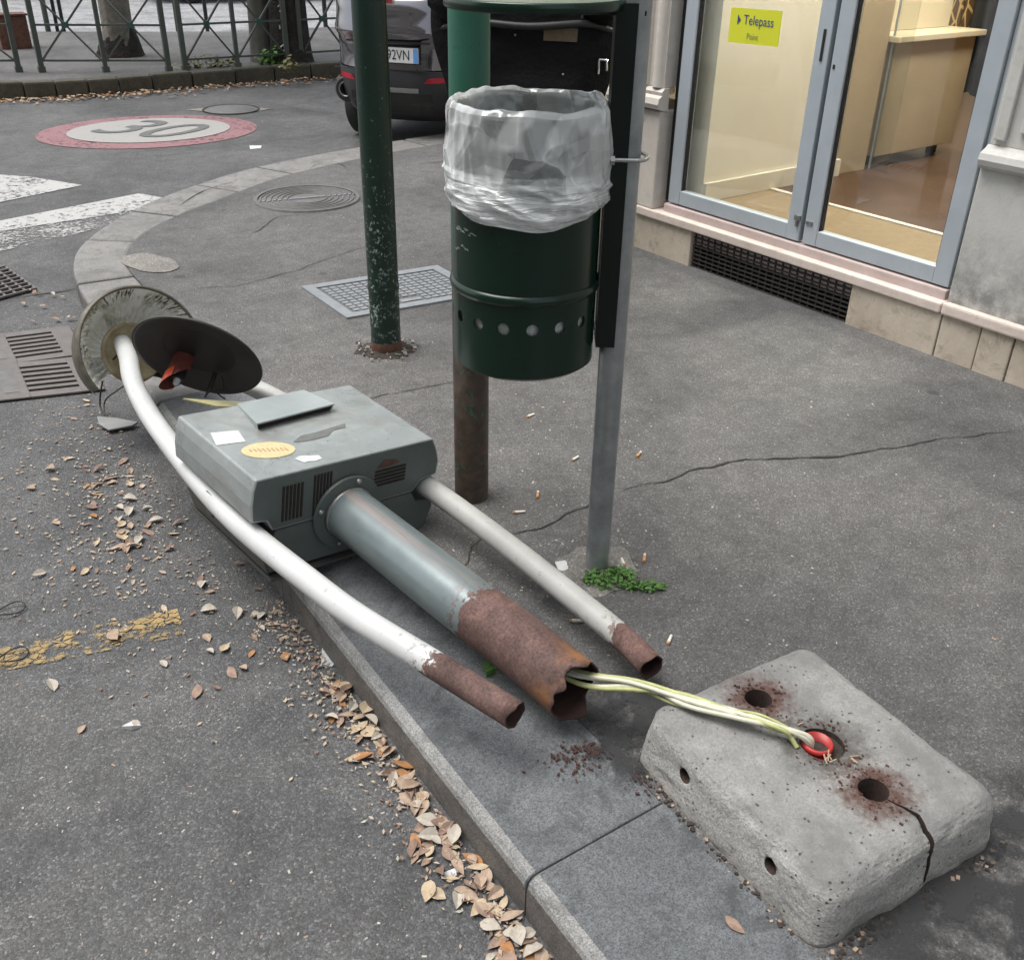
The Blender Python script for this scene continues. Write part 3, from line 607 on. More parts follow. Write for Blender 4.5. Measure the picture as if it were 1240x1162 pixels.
def slot_grate(name, A, B, C_, label):
    """cast grate: A near-right corner, B direction along length (to the left), C_ depth vector"""
    L = 0.62; ux = (B - A).normalized(); dy = C_; uy = dy.normalized(); W_ = dy.length
    e = empty(name, A)
    def P(x, y, z): return ux * x + uy * y + Vector((0, 0, z))
    def bx(mb, x0, x1, y0, y1, z0, z1):
        mb.add([P(x, y, z) for x in (x0, x1) for y in (y0, y1) for z in (z0, z1)], [(0, 1, 3, 2), (4, 6, 7, 5), (0, 4, 5, 1), (2, 3, 7, 6), (0, 2, 6, 4), (1, 5, 7, 3)])
    mb = MB(); bx(mb, 0.01, L - 0.01, 0.01, W_ - 0.01, 0.001, 0.004); mb.build('pit', M['pit'], e)
    mb = MB(); z0, z1 = 0.005, 0.013
    xs = [(0, 0.075), (0.24, 0.36), (0.525, L)]
    for x0, x1 in xs: bx(mb, x0, x1, 0, W_, z0, z1)
    mb.build('frame', M['castiron'], e, bevel=0.002, seg=1)
    ns = 6; m_ = 0.035; sp = (W_ - 2 * m_) / ns
    for x0, x1 in ((0.075, 0.24), (0.36, 0.525)):
        for k in range(ns + 1):
            y0 = 0 if k == 0 else m_ + k * sp - sp * 0.26; y1 = W_ if k == ns else m_ + k * sp + sp * 0.26
            mb = MB(); bx(mb, x0, x1, y0, y1, z0, z1 - 0.0015); mb.build('bar', M['castiron'], e)
    for kx in (0.27,):
        mb = MB(); bx(mb, kx, kx + 0.05, W_ * 0.15, W_ * 0.85, z1, z1 + 0.0012); mb.build('maker_plate', M['castgrey'], e)
    tag(e, label, 'drain grate', 'drain grates in the gutter')
A1 = g(128, 474); B1 = g(11, 487); C1 = g(105, 434); slot_grate('drain_grate', A1, B1, (C1 - A1), 'rust brown slotted drain grate next to the grey sheet plate, nearer of the pair')
A2 = g(106, 431); B2 = g(11, 444); C2 = g(84, 397); slot_grate('drain_grate', A2, B2, (C2 - A2), 'rust brown slotted drain grate, farther of the pair, against the lamp dome')
# small mesh grate at the left edge
e = empty('mesh_grate', g(44, 352)); ux = (g(-30, 372) - g(44, 352)).normalized(); uy = (g(8, 326) - g(44, 352)).normalized()
mb = MB()
for k in range(9): mb.bar(uy * (0.05 * k) + Vector((0, 0, 0.012)), uy * (0.05 * k) + ux * 0.45 + Vector((0, 0, 0.012)), 0.01, 0.008)
tag(mb.build('cross_bar', M['castiron'], e), kind='stuff')
mb = MB()
for k in range(11): mb.bar(ux * (0.045 * k) + Vector((0, 0, 0.009)), ux * (0.045 * k) + uy * 0.4 + Vector((0, 0, 0.009)), 0.01, 0.006)
tag(mb.build('length_bar', M['castiron'], e), kind='stuff')
mb = MB(); vs = [ux * x + uy * y + Vector((0, 0, 0.004)) for x, y in ((0.0, 0), (0.45, 0), (0.45, 0.4), (0, 0.4))]; mb.add(vs, [(0, 1, 2, 3)]); mb.build('pit', M['pit'], e)
tag(e, 'brown mesh drain grate at the left edge beside the crossing', 'drain grate')
# square galvanised cover on the pavement
A = g(365, 349, PZ); Bc = g(505, 327, PZ); Dc = g(420, 387, PZ)
e = empty('access_cover', A); ux = (Bc - A); uy = (Dc - A); LX = ux.length; LY = uy.length; ux.normalize(); uy.normalize()
LX += 0.10; ux3 = ux; 
def qbox(mb, x0, x1, y0, y1, z0, z1):
    mb.add([ux * x + uy * y + Vector((0, 0, z)) for x in (x0, x1) for y in (y0, y1) for z in (z0, z1)], [(0, 1, 3, 2), (4, 6, 7, 5), (0, 4, 5, 1), (2, 3, 7, 6), (0, 2, 6, 4), (1, 5, 7, 3)])
mb = MB(); qbox(mb, 0, LX, 0, 0.045, 0, 0.009); qbox(mb, 0, LX, LY - 0.045, LY, 0, 0.009); qbox(mb, 0, 0.045, 0.045, LY - 0.045, 0, 0.009); qbox(mb, LX - 0.045, LX, 0.045, LY - 0.045, 0, 0.009)
mb.build('frame', M['cover'], e)
mb = MB(); qbox(mb, 0.047, LX - 0.047, 0.047, LY - 0.047, 0, 0.004); mb.build('plate', M['castgrey'], e)
mb = MB(); nx, ny = 15, 10; sx = (LX - 0.11) / nx; sy = (LY - 0.11) / ny
for i in range(nx):
    for j in range(ny):
        if (6 <= i <= 8 and j in (0, 1)) or (6 <= i <= 8 and j >= 8): continue
        qbox(mb, 0.055 + i * sx + sx * 0.14, 0.055 + (i + 1) * sx - sx * 0.14, 0.055 + j * sy + sy * 0.14, 0.055 + (j + 1) * sy - sy * 0.14, 0.004, 0.0085)
for j in (0.8, ny - 1.2): qbox(mb, 0.055 + 6.2 * sx, 0.055 + 8.8 * sx, 0.055 + j * sy, 0.055 + (j + 0.9) * sy, 0.004, 0.008)
tag(mb.build('raised_tread', M['cover'], e), kind='stuff')
tag(e, 'square galvanised access cover with raised grid behind the chipped green pole', 'manhole')
# round cover with concentric rings
c = g(372, 241, PZ); e = empty('round_manhole', c)
mb = MB(); mb.lathe([(0.0, 0.004), (0.262, 0.004), (0.266, 0.002)], 48); mb.build('lid', M['castgrey'], e)
for k, r in enumerate((0.10, 0.13, 0.16, 0.19, 0.22, 0.245)):
    mb = MB(); mb.lathe([(r, 0.0035), (r + 0.003, 0.009), (r + 0.011, 0.009), (r + 0.014, 0.0035)], 48, smooth=False); mb.build('ring', M['castgrey'], e)
mb = MB(); mb.lathe([(0.268, 0.0), (0.268, 0.010), (0.288, 0.010), (0.292, 0.0)], 48, smooth=False); mb.build('rim', M['castgrey'], e)
mb = MB(); mb.bar((-0.26, 0.05, 0.006), (0.26, -0.05, 0.006), 0.016, 0.006); mb.build('seam', M['cover'], e)
tag(e, 'round cast iron manhole cover with concentric rings near the kerb bend', 'manhole')
# far road cover in a pale square
c = g(280, 133.5); e = empty('road_manhole', c)
mb = MB(); q = [g(225, 133.5), g(275, 128.5), g(332, 132), g(287, 139)]; mb.add([(p.x - c.x, p.y - c.y, 0.004) for p in q], [(0, 1, 2, 3)]); mb.build('surround', M['patch'], e)
mb = MB(); mb.lathe([(0.0, 0.009), (0.21, 0.009), (0.215, 0.005)], 40); mb.build('lid', M['castgrey'], e)
mb = MB(); mb.lathe([(0.22, 0.005), (0.222, 0.010), (0.235, 0.010), (0.237, 0.005)], 40, smooth=False); mb.build('rim', M['crack'], e)
tag(e, 'manhole in a pale square surround beyond the painted speed limit', 'manhole')

# ------------------------------------------------------------------ the building
FO = Vector((3.175, 2.0, 0)); FS = Vector((-0.047, 0.9989, 0)); FN = Vector((0.9989, 0.047, 0))   # FS along the facade (away), FN into the building
FM = Matrix(((FN.x, FS.x, 0, FO.x), (FN.y, FS.y, 0, FO.y), (0, 0, 1, 0), (0, 0, 0, 1)))           # local x = depth inwards, y = along, z = up
bld = tag(empty('shop_building', mw=FM), 'stone shop front with pale pilaster, marble ledge and grey rendered wall', 'building')
def fb(name, x0, x1, y0, y1, z0, z1, mat_, parent=bld, bevel=0.0, seg=2):
    mb = MB(); mb.box(((x0 + x1) / 2, (y0 + y1) / 2, (z0 + z1) / 2), (x1 - x0, y1 - y0, z1 - z0)); return mb.build(name, mat_, parent, bevel=bevel, seg=seg)
# plinth stones, each its own slab
for a, b, dx in ((1.196, 1.585, 0.0), (1.589, 2.05, -0.004), (2.054, 2.6, 0.002), (-0.062, 0.326, -0.003), (-0.218, -0.066, 0.0), (-0.34, -0.222, -0.004), (-0.80, -0.344, 0.001), (-1.5, -0.804, -0.002)):
    fb('plinth_stone', dx, 0.25, a, b, 0.02, 0.262, M['travertine'], bevel=0.006)
fb('ledge_stone', -0.016, 0.10, -0.058, 1.56, 0.264, 0.302, M['ledge'], bevel=0.007, seg=3)
fb('ledge_stone', -0.012, 0.10, 1.565, 2.6, 0.264, 0.300, M['ledge'], bevel=0.007)
fb('ledge_stone', -0.018, 0.10, -1.5, -0.063, 0.264, 0.306, M['ledge'], bevel=0.008)
fb('threshold', 0.022, 0.102, -0.045, 1.41, 0.2, 0.338, M['step'], bevel=0.006)
# walls behind the ledge
fb('wall', 0.012, 0.40, -1.5, -0.062, 0.30, 0.775, M['render_wall'], bevel=0.006)
mb = MB(); prof = [(0.004, 0.775), (-0.018, 0.79), (-0.024, 0.808), (-0.018, 0.828), (0.008, 0.842), (0.02, 0.852), (0.02, 0.775)]
def sweep(mb, prof, y0, y1):
    n = len(prof); vs = [(x, y0, z) for x, z in prof] + [(x, y1, z) for x, z in prof]
    mb.add(vs, [tuple(range(n)), tuple(range(n, 2 * n))[::-1]] + [(i, (i + 1) % n, n + (i + 1) % n, n + i) for i in range(n)])
sweep(mb, prof, -1.5, -0.066); mb.build('string_moulding', M['render_wall'], bld)
fb('wall', 0.022, 0.40, -1.5, -0.07, 0.853, 3.6, M['render_wall'])
fb('panel_moulding', 0.004, 0.022, -0.125, -0.085, 0.87, 3.4, M['render_wall'], bevel=0.005)
fb('panel_moulding', 0.008, 0.022, -1.4, -0.165, 0.90, 3.4, M['render_wall'], bevel=0.006)
# pilaster to the left of the door
fb('pilaster_foot', -0.006, 0.40, 1.455, 1.78, 0.302, 0.735, M['pilaster'], bevel=0.008)
mb = MB(); prof = [(0.0, 0.737), (-0.028, 0.745), (-0.036, 0.765), (-0.030, 0.79), (-0.012, 0.80), (-0.016, 0.815), (0.0, 0.83), (0.03, 0.83), (0.03, 0.737)]
sweep(mb, prof, 1.445, 1.79); mb.build('pilaster_base_moulding', M['pilaster'], bld)
for a, b in ((1.46, 1.525), (1.548, 1.612), (1.635, 1.70), (1.722, 1.775)):
    mb = MB(); n = 8; vs = []
    for z in (0.832, 3.4):
        for i in range(n + 1):
            q = i / n; vs.append((0.004 - 0.022 * math.sin(math.pi * q) ** 0.6, a + (b - a) * q, z))
    mb.add(vs, [(i, i + 1, n + 2 + i, n + 1 + i) for i in range(n)], 0, True); mb.build('pilaster_reed', M['pilaster'], bld)
fb('pilaster_core', 0.004, 0.40, 1.455, 1.78, 0.832, 3.6, M['pilaster'])
fb('wall', 0.03, 0.40, 1.78, 2.6, 0.302, 3.6, M['pilaster'])
fb('corner_wall', 0.40, 4.6, 2.56, 2.6, 0.0, 3.6, M['pilaster'])
fb('end_wall', 0.40, 4.6, -1.5, -1.46, 0.0, 3.6, M['render_wall'])
fb('door_reveal', 0.075, 0.10, 1.405, 1.453, 0.338, 3.6, M['gasket'])
fb('door_reveal', 0.060, 0.10, -0.066, -0.046, 0.338, 3.6, M['gasket'])
fb('lintel', 0.02, 0.40, -0.07, 1.455, 2.25, 3.6, M['render_wall'])
fb('string_course', -0.05, 4.62, -9.0, 2.63, 3.61, 3.75, M['render_wall'])
fb('upper_wall', 0.02, 4.6, -9.0, 2.6, 3.751, 13.0, M['render_wall'])
fb('ground_floor_wall', 0.02, 4.6, -9.0, -1.502, 0.0, 3.609, M['render_wall'])
for k in range(4):
    for q in range(3): fb('window', 0.0, 0.018, -7.6 + k * 2.6, -6.4 + k * 2.6, 4.8 + q * 2.9, 6.6 + q * 2.9, M['opp_dark'])
fb('ceiling', 0.41, 4.55, -1.45, 2.55, 2.75, 2.80, M['cream'])
# iron ventilation grille under the door
gr = tag(empty('vent_grille', mw=FM @ Matrix.Translation((0.0, 0.33, 0.095))), 'dark iron ventilation grille set in the stone plinth below the shop door', 'grille')
def gb(name, x0, x1, y0, y1, z0, z1, mat_): 
    mb = MB(); mb.box(((x0 + x1) / 2, (y0 + y1) / 2, (z0 + z1) / 2), (x1 - x0, y1 - y0, z1 - z0)); return mb.build(name, mat_, gr)
gb('backing', 0.06, 0.07, 0.0, 0.86, 0.0, 0.165, M['pit'])
for k in range(9): gb('slat', 0.012, 0.03, 0.002, 0.858, 0.004 + k * 0.0188, 0.0095 + k * 0.0188, M['grille'])
for k in range(23): gb('upright_bar', 0.016, 0.026, 0.004 + k * 0.0385, 0.010 + k * 0.0385, 0.0, 0.165, M['grille'])
# doors: two glazed aluminium leaves
def door(y0, y1, label, hinge_left):
    e = tag(empty('glazed_door', mw=FM @ Matrix.Translation((0.035, (y0 + y1) / 2, 0.345))), label, 'door')
    hw = (y1 - y0) / 2; st = 0.066; H_ = 1.88
    def b(name, x0, x1, a, c, z0, z1, m_, bev=0.004, par=e):
        mb = MB(); mb.box(((x0 + x1) / 2, (a + c) / 2, (z0 + z1) / 2), (x1 - x0, c - a, z1 - z0)); return mb.build(name, m_, par, bevel=bev)
    b('stile', 0, 0.045, -hw, -hw + st, 0, H_, M['alu']); b('stile', 0, 0.045, hw - st, hw, 0, H_, M['alu'])
    b('rail', 0.0015, 0.043, -hw + st, hw - st, 0, 0.062, M['alu']); b('rail', 0.0015, 0.043, -hw + st, hw - st, H_ - 0.07, H_, M['alu'])
    b('glazing_gasket', 0.010, 0.030, -hw + st, -hw + st + 0.006, 0.062, H_ - 0.07, M['gasket'], 0); b('glazing_gasket', 0.010, 0.030, hw - st - 0.006, hw - st, 0.062, H_ - 0.07, M['gasket'], 0)
    b('glass_pane', 0.018, 0.024, -hw + st + 0.006, hw - st - 0.006, 0.063, H_ - 0.071, M['glass'], 0)
    return e
dl = door(0.642, 1.395, 'left glazed door leaf with pale blue grey frame and a yellow sticker', True)
dr = door(-0.040, 0.622, 'right glazed door leaf with pale blue grey frame opening onto the shop counter', False)
def on(e, name, x0, x1, a, c, z0, z1, m_, bev=0.0):
    mb = MB(); mb.box(((x0 + x1) / 2, (a + c) / 2, (z0 + z1) / 2), (x1 - x0, c - a, z1 - z0)); return mb.build(name, m_, e, bevel=bev)
on(dl, 'handle_slot', -0.004, 0.002, -0.352, -0.342, 0.68, 0.79, M['black'])
on(dl, 'lock', -0.008, 0.003, -0.375, -0.345, 0.085, 0.105, M['bolt'], 0.002); on(dl, 'lock_stud', -0.012, 0.003, -0.366, -0.358, 0.06, 0.085, M['bolt'])
on(dr, 'lock_hasp', -0.006, 0.003, 0.292, 0.325, 0.08, 0.094, M['bolt'], 0.002)
on(dr, 'key_hole', -0.003, 0.002, 0.312, 0.320, 0.66, 0.675, M['black'])
# fixed outer frame
fr = tag(empty('door_frame', mw=FM @ Matrix.Translation((0.05, 0.68, 0.345))), 'outer blue grey aluminium frame around both shop doors', 'door frame')
on(fr, 'jamb', 0.0, 0.05, 0.717, 0.732, 0, 1.9, M['alu'], 0.003); on(fr, 'jamb', 0.0, 0.05, -0.745, -0.722, 0, 1.9, M['alu'], 0.003)
on(fr, 'head', 0.002, 0.05, -0.745, 0.732, 1.9, 1.93, M['alu'], 0.003); on(fr, 'meeting_seal', 0.01, 0.03, -0.056, -0.040, 0, 1.88, M['gasket'])
# sticker with its print
sk = empty('shop_sticker', mw=FM @ Matrix.Translation((0.0525, 1.028, 1.11)))
tag(sk, 'yellow sticker with blue lettering on the left glass door', 'sticker')
mb = MB(); mb.add([(0, 0.134, 0.062), (0, -0.128, 0.068), (0, -0.13, -0.06), (0, 0.132, -0.066)], [(0, 1, 2, 3), ], 0); mb.add([(0.002, 0.134, 0.062), (0.002, -0.128, 0.068), (0.002, -0.13, -0.06), (0.002, 0.132, -0.066)], [(3, 2, 1, 0)], 0); mb.build('label_sheet', M['yellow'], sk, fixn=False)
TM = Matrix(((0, 0, -1, -0.0015), (-1, 0, 0, 0), (0, 1, 0, 0), (0, 0, 0, 1)))   # text x -> -y, y -> z, facing -x
text_mesh('lettering', 'Telepass', 0.050, M['blue_ink'], sk, TM @ Matrix.Translation((0.018, 0.022, 0)), squash=0.9)
text_mesh('lettering', 'Point', 0.032, M['grey_ink'], sk, TM @ Matrix.Translation((-0.005, -0.036, 0)), squash=0.9)
mb = MB(); mb.add([TM @ Vector(q) for q in ((-0.092, 0.002, 0), (-0.075, 0.021, 0), (-0.092, 0.04, 0))], [(0, 1, 2)]); mb.build('arrow_mark', M['blue_ink'], sk, fixn=False)
# interior
it = tag(empty('shop_interior', mw=FM), kind='structure')
fb('floor', 0.104, 0.555, -1.4, 2.5, 0.30, 0.362, M['matting'], it); fb('floor_strip', 0.555, 0.585, -1.4, 2.5, 0.30, 0.368, M['skirt'], it); fb('floor', 0.585, 4.5, -1.4, 2.5, 0.30, 0.364, M['wood'], it)
fb('partition_wall', 0.112, 1.06, 1.262, 1.452, 0.364, 2.74, M['cream'], it); fb('skirting', 0.114, 1.075, 1.244, 1.262, 0.364, 0.445, M['skirt'], it)
fb('partition_end', 1.06, 1.30, 1.258, 1.39, 0.366, 2.74, M['tan'], it)
fb('side_wall', 0.42, 4.5, -1.45, -1.40, 0.364, 2.74, M['ochre'], it); fb('side_wall', 0.42, 4.5, 2.50, 2.55, 0.364, 2.74, M['cream'], it)
fb('back_wall', 4.5, 4.55, -1.45, 2.55, 0.364, 2.74, M['ochre'], it)
ct = tag(empty('shop_counter', mw=FM @ Matrix.Translation((1.62, 1.30, 0.366))), 'tan shop counter with pale top seen through the right door', 'counter')
on(ct, 'front_panel', -0.28, 0.42, -0.06, -0.02, 0.06, 0.60, M['tan'], 0.004); on(ct, 'body', -0.28, 0.42, -0.019, 0.60, 0.06, 0.60, M['tan'])
on(ct, 'top', -0.30, 0.46, -0.09, 0.62, 0.602, 0.63, M['counter_top'], 0.004)
for a in (-0.2, 0.36): on(ct, 'foot', a - 0.02, a + 0.02, 0.0, 0.04, 0.0, 0.06, M['black'])
on(ct, 'upstand', -0.25, 0.40, 0.10, 0.60, 0.631, 1.05, M['counter_top'], 0.004)
gs = tag(empty('glass_screen', mw=FM @ Matrix.Translation((1.33, 1.245, 0.366))), 'upright clear glass screen between the cream partition and the counter', 'screen'); on(gs, 'pane', 0, 0.008, -0.1, 0.005, 0.0, 2.0, M['glass']); on(gs, 'edge', -0.002, 0.0105, 0.0055, 0.011, 0.0, 2.0, M['alu'])
rack = tag(empty('clothes_rack', mw=FM @ Matrix.Translation((2.16, 1.22, 0.366))), 'dark clothes rack hung with garments at the back of the shop', 'rack')
on(rack, 'rail', -0.02, 0.02, -1.3, 0.75, 1.52, 1.545, M['black']); on(rack, 'upright', -0.02, 0.02, -1.3, -1.26, 0, 1.52, M['black']); on(rack, 'upright', -0.02, 0.02, 0.71, 0.75, 0, 1.52, M['black']); on(rack, 'base_bar', -0.25, 0.25, -1.3, -1.26, 0, 0.04, M['black']); on(rack, 'base_bar', -0.25, 0.25, 0.71, 0.75, 0, 0.04, M['black'])
def garment(y, wd, z0, z1, col, label, seed):
    m_ = simple(label.split(' ')[0] + '_cloth_%d' % seed, col, tuple(q * 0.5 for q in col), 30, 0.8, 0, 0.3)
    if seed in (2, 3):
        t = NT('gold_patterned_cloth_%d' % seed); ed = t.voro(28, 'DISTANCE_TO_EDGE', co=t.mapping((1, 1, 0.35))); m_ = t.done(t.mix(t.ramp(ed, [(0.05, 1.0), (0.11, 0.0)]), col, (0.55, 0.38, 0.14)), 0.6)
    mb = MB(); 
    def fn(u_, v_):
        a = 2 * math.pi * u_; k = 0.45 + 0.55 * min(1, (1 - v_) * 4 + 0.2) if v_ > 0.85 else 1
        fold = 0.02 * math.sin(a * 6 + seed + v_ * 2)
        return ((0.07 + fold) * math.cos(a) * k, (wd / 2) * math.sin(a) * k + 0.3 * fold, z0 + (z1 - z0) * v_ + 0.015 * math.sin(a * 3 + seed))
    mb.grid(fn, 36, 10, 0, True); e = empty('hanging_garment', mw=FM @ Matrix.Translation((2.16, 1.22 + y, 0.366)))
    mb.build('cloth', m_, e)
    mb = MB(); mb.tube([(0, 0, z1), (0, 0, 1.545), (0.015, 0, 1.56), (0.02, 0, 1.552)], 0.004, 6); mb.build('hanger_hook', M['bolt'], e)
    tag(e, label, 'garment', 'garments on the shop rack')
for a in ((0.52, 0.16, 0.72, 1.46, (0.02, 0.018, 0.018), 'black coat hanging at the far end of the rack', 1), (0.36, 0.17, 0.62, 1.46, (0.15, 0.085, 0.03), 'brown gold patterned scarf hanging on the rack beside the black coat', 2), (0.20, 0.17, 0.52, 1.46, (0.09, 0.05, 0.02), 'dark brown garment hanging in the middle of the rack', 3), (0.05, 0.16, 0.30, 1.46, (0.018, 0.018, 0.022), 'black dress hanging right of the brown garment', 4), (-0.08, 0.10, 0.10, 1.46, (0.30, 0.14, 0.04), 'orange brown scarf hanging on the rack', 5), (-0.26, 0.14, 0.62, 1.46, (0.5, 0.02, 0.06), 'bright red garment at the right end of the rack', 6)): garment(*a)
# the shop's own ceiling lights
for k, (dx, dy) in enumerate(((0.9, 0.5), (2.2, 0.7), (2.6, 2.0))):
    e = empty('ceiling_light', mw=FM @ Matrix.Translation((dx, dy, 2.70)))
    on(e, 'housing', -0.32, 0.32, -0.12, 0.12, 0.0, 0.045, M['alu'])
    t = NT('lamp_glow_%d' % k); t.done((0.9, 0.85, 0.7), 0.5, emis=(1.0, 0.93, 0.80), es=80.0); on(e, 'diffuser', -0.29, 0.29, -0.1, 0.1, -0.008, -0.001, t.mat)
    tag(e, 'warm rectangular ceiling light inside the shop, %s' % ('above the entrance mat', 'above the counter aisle', 'deep behind the partition')[k], 'ceiling light')

ob = tag(empty('opposite_building', (-8.0, -2.0, 0)), 'tall beige building across the street behind the camera', 'building')
def ob_(nm, x0, x1, y0, y1, z0, z1, m_): mb = MB(); mb.box(((x0 + x1) / 2, (y0 + y1) / 2, (z0 + z1) / 2), (x1 - x0, y1 - y0, z1 - z0)); return mb.build(nm, m_, ob)
ob_('wall', -6, 0, -14, 7.5, 0, 12, M['opp_wall'])
for k in range(7):
    for q in range(4):
        wn = ob_('window', 0.002, 0.03, -12.6 + k * 2.9, -11.2 + k * 2.9, 0.9 + q * 2.9, 2.7 + q * 2.9, M['opp_dark'])
        ob_('shutter', 0.031, 0.06, -12.6 + k * 2.9, -11.2 + k * 2.9, 1.7 + q * 2.9, 2.7 + q * 2.9, M['opp_shutter'])
# ------------------------------------------------------------------ posts and poles
def post(name, x, y, r, h_, mat_, label, cat, z0=PZ, n=24, cap=True):
    e = empty(name, (x, y, z0)); mb = MB(); mb.lathe([(r, 0.0), (r, h_)], n); mb.lathe([(r, h_), (0.0, h_ + 0.004)], n); mb.build('shaft', mat_, e)
    tag(e, label, cat); return e
def mound(parent, r, hgt, mat_, seed, squash=1.0):
    mb = MB()
    def fn(u_, v_):
        a = 2 * math.pi * u_; rr = r * v_ * (1 + 0.25 * mnoise.noise(Vector((math.cos(a) * 2, math.sin(a) * 2, seed))))
        return (rr * math.cos(a), rr * math.sin(a) * squash, max(0.001, hgt * (1 - v_ ** 1.5) + 0.006 * mnoise.noise(Vector((rr * 60 * math.cos(a), rr * 60 * math.sin(a), seed)))))
    mb.grid(fn, 36, 12, 0, True); return mb.build('footing', mat_, parent)
gp = post('green_pole', 1.492, 3.035, 0.054, 2.6, M['pole'], 'dark green street pole with chipped flaking paint standing behind the bin', 'pole', PZ)
mound(gp, 0.105, 0.016, M['soil'], 1.3, 0.9)
mb = MB(); mb.lathe([(0.0542, 0.005), (0.0555, 0.01), (0.0555, 0.03), (0.0542, 0.04)], 24); mb.build('rusty_collar', M['rust'], gp)
random.seed(90); mb = MB()
for k in range(70):
    a = random.random() * 6.28; d = random.uniform(0.06, 0.125); s_ = random.uniform(0.003, 0.009); mb.box((d * math.cos(a), d * math.sin(a), 0.008), (s_ * 1.5, s_, s_ * 0.7), random.choice((0, 0, 1)), Matrix.Rotation(random.random() * 6, 3, 'Z') @ Matrix.Rotation(random.random(), 3, 'X'))
tag(mb.build('rubble', [M['patch'], M['leaf4']], gp), kind='stuff')
mb = MB(); mb.lathe([(0.0545, 0.23), (0.0565, 0.235), (0.0565, 0.245), (0.0545, 0.25)], 24); mb.build('weld_ring', M['pole'], gp)
rp = post('rusty_post', 1.212, 1.985, 0.046, 2.0, M['post'], 'round post behind the bin, green paint on top and rusted brown below', 'post', PZ)
gv = post('galvanised_post', 1.290, 1.525, 0.0285, 2.0, M['galv'], 'grey galvanised sign post carrying the litter bin', 'post', PZ)
mound(gv, 0.10, 0.012, M['patch'], 2.2)

# ------------------------------------------------------------------ litter bin
BC = Vector((1.132, 1.636, 0.658)); BR = 0.150; BH = 0.512
bin_ = tag(empty('litter_bin', BC), 'dark green cylindrical litter bin with a row of holes and a round lid', 'litter bin')
# wall with real holes
mb = MB(); mb.lathe([(BR * 0.93, 0.004), (BR, 0.012), (BR, BH), (BR - 0.004, BH), (BR - 0.004, 0.016), (BR * 0.93, 0.012)], 288); mb.lathe([(0.0, 0.004), (BR * 0.93, 0.004)], 72); mb.lathe([(BR * 0.93, 0.012), (0.0, 0.012)], 72)
body = mb.build('body', M['bin'], bin_)
cut = MB(); view = math.atan2(-BC.y, -BC.x)
for k in range(16):
    a = view + 0.12 + k * 2 * math.pi / 16; d = Vector((math.cos(a), math.sin(a), 0)); cut.tube([d * (BR - 0.03) + Vector((0, 0, 0.118)), d * (BR + 0.03) + Vector((0, 0, 0.118))], 0.0125, 14, smooth=False)
co = cut.build('cutter', M['bin']); co.parent = bin_
md = body.modifiers.new('holes', 'BOOLEAN'); md.object = co; md.operation = 'DIFFERENCE'; md.solver = 'EXACT'
me = evaluated(body); body.modifiers.clear(); body.data = me; bpy.data.objects.remove(co)
for p_ in me.polygons: p_.use_smooth = False
mb = MB(); mb.lathe([(BR, 0.165), (BR + 0.005, 0.168), (BR + 0.007, 0.176), (BR + 0.005, 0.184), (BR, 0.187)], 72); mb.build('raised_band', M['bin'], bin_)
mb = MB(); mb.lathe([(BR - 0.004, BH), (BR - 0.002, BH + 0.004), (BR + 0.004, BH + 0.004), (BR + 0.005, BH), (BR + 0.003, BH - 0.006)], 72); mb.build('rolled_rim', M['bin_dark'], bin_)
# pressed emblem: two arcs, and scratched lines
def onwall(a, z, off=0.001): return Vector(((BR + off) * math.cos(a), (BR + off) * math.sin(a), z))
ea = view - 0.98
for rr in (0.026, 0.036):
    mb = MB(); mb.tube([onwall(ea + rr / BR * math.cos(q), 0.335 + rr * math.sin(q), 0.0005) for q in [R_(x) for x in range(70, 181, 10)]], 0.0018, 6); mb.build('emblem_arc', M['bin'], bin_)
random.seed(21)
for k in range(15):
    z_ = 0.298 + random.choice((0, 0, -0.034, -0.04, -0.048)) + random.uniform(-0.004, 0.004); a0 = ea - 0.24 + random.random() * 0.42; ln = random.uniform(0.03, 0.12)
    mb = MB(); mb.tube([onwall(a0 + ln * q / 3, z_ + random.uniform(-0.003, 0.003), 0.0004) for q in range(4)], 0.0006, 4); mb.build('scratch', M['scratch'], bin_)
# back channel, lid plate, brackets
pd = (Vector((1.290, 1.525, 0)) - Vector((BC.x, BC.y, 0))); pl = pd.length; pd.normalize(); pn = Vector((-pd.y, pd.x, 0))
rot = Matrix((pd, pn, Vector((0, 0, 1)))).transposed()
ch = BR + 0.024
mb = MB(); mb.box(pd * (ch - 0.018) + Vector((0, 0, 0.37)), (0.004, 0.064, 0.66), 0, rot); mb.box(pd * (ch) + pn * 0.034 + Vector((0, 0, 0.37)), (0.040, 0.004, 0.66), 0, rot); mb.box(pd * (ch) - pn * 0.034 + Vector((0, 0, 0.37)), (0.040, 0.004, 0.66), 0, rot)
mb.build('mounting_channel', M['bin_dark'], bin_)
mb = MB(); mb.box(pd * (BR + 0.005) + Vector((0, 0, 0.075)), (0.03, 0.04, 0.006), 0, rot); mb.build('lower_bracket', M['galv'], bin_)
mb = MB(); mb.tube([pd * (BR + 0.004) + pn * -0.030 + Vector((0, 0, z)) for z in (0.10, 0.36)], 0.0022, 6); mb.build('hinge_rod', M['zinc'], bin_)
lid = MB(); LR = 0.166; lid.lathe([(0.0, 0.676), (LR - 0.004, 0.676), (LR, 0.679), (LR, 0.692), (LR - 0.003, 0.695), (0.0, 0.695)], 64, c=(0.004, -0.004, 0.012), ms=[1, 1, 0, 0, 2])
lid.build('lid', [M['bin'], M['bin_dark'], M['lid']], bin_)
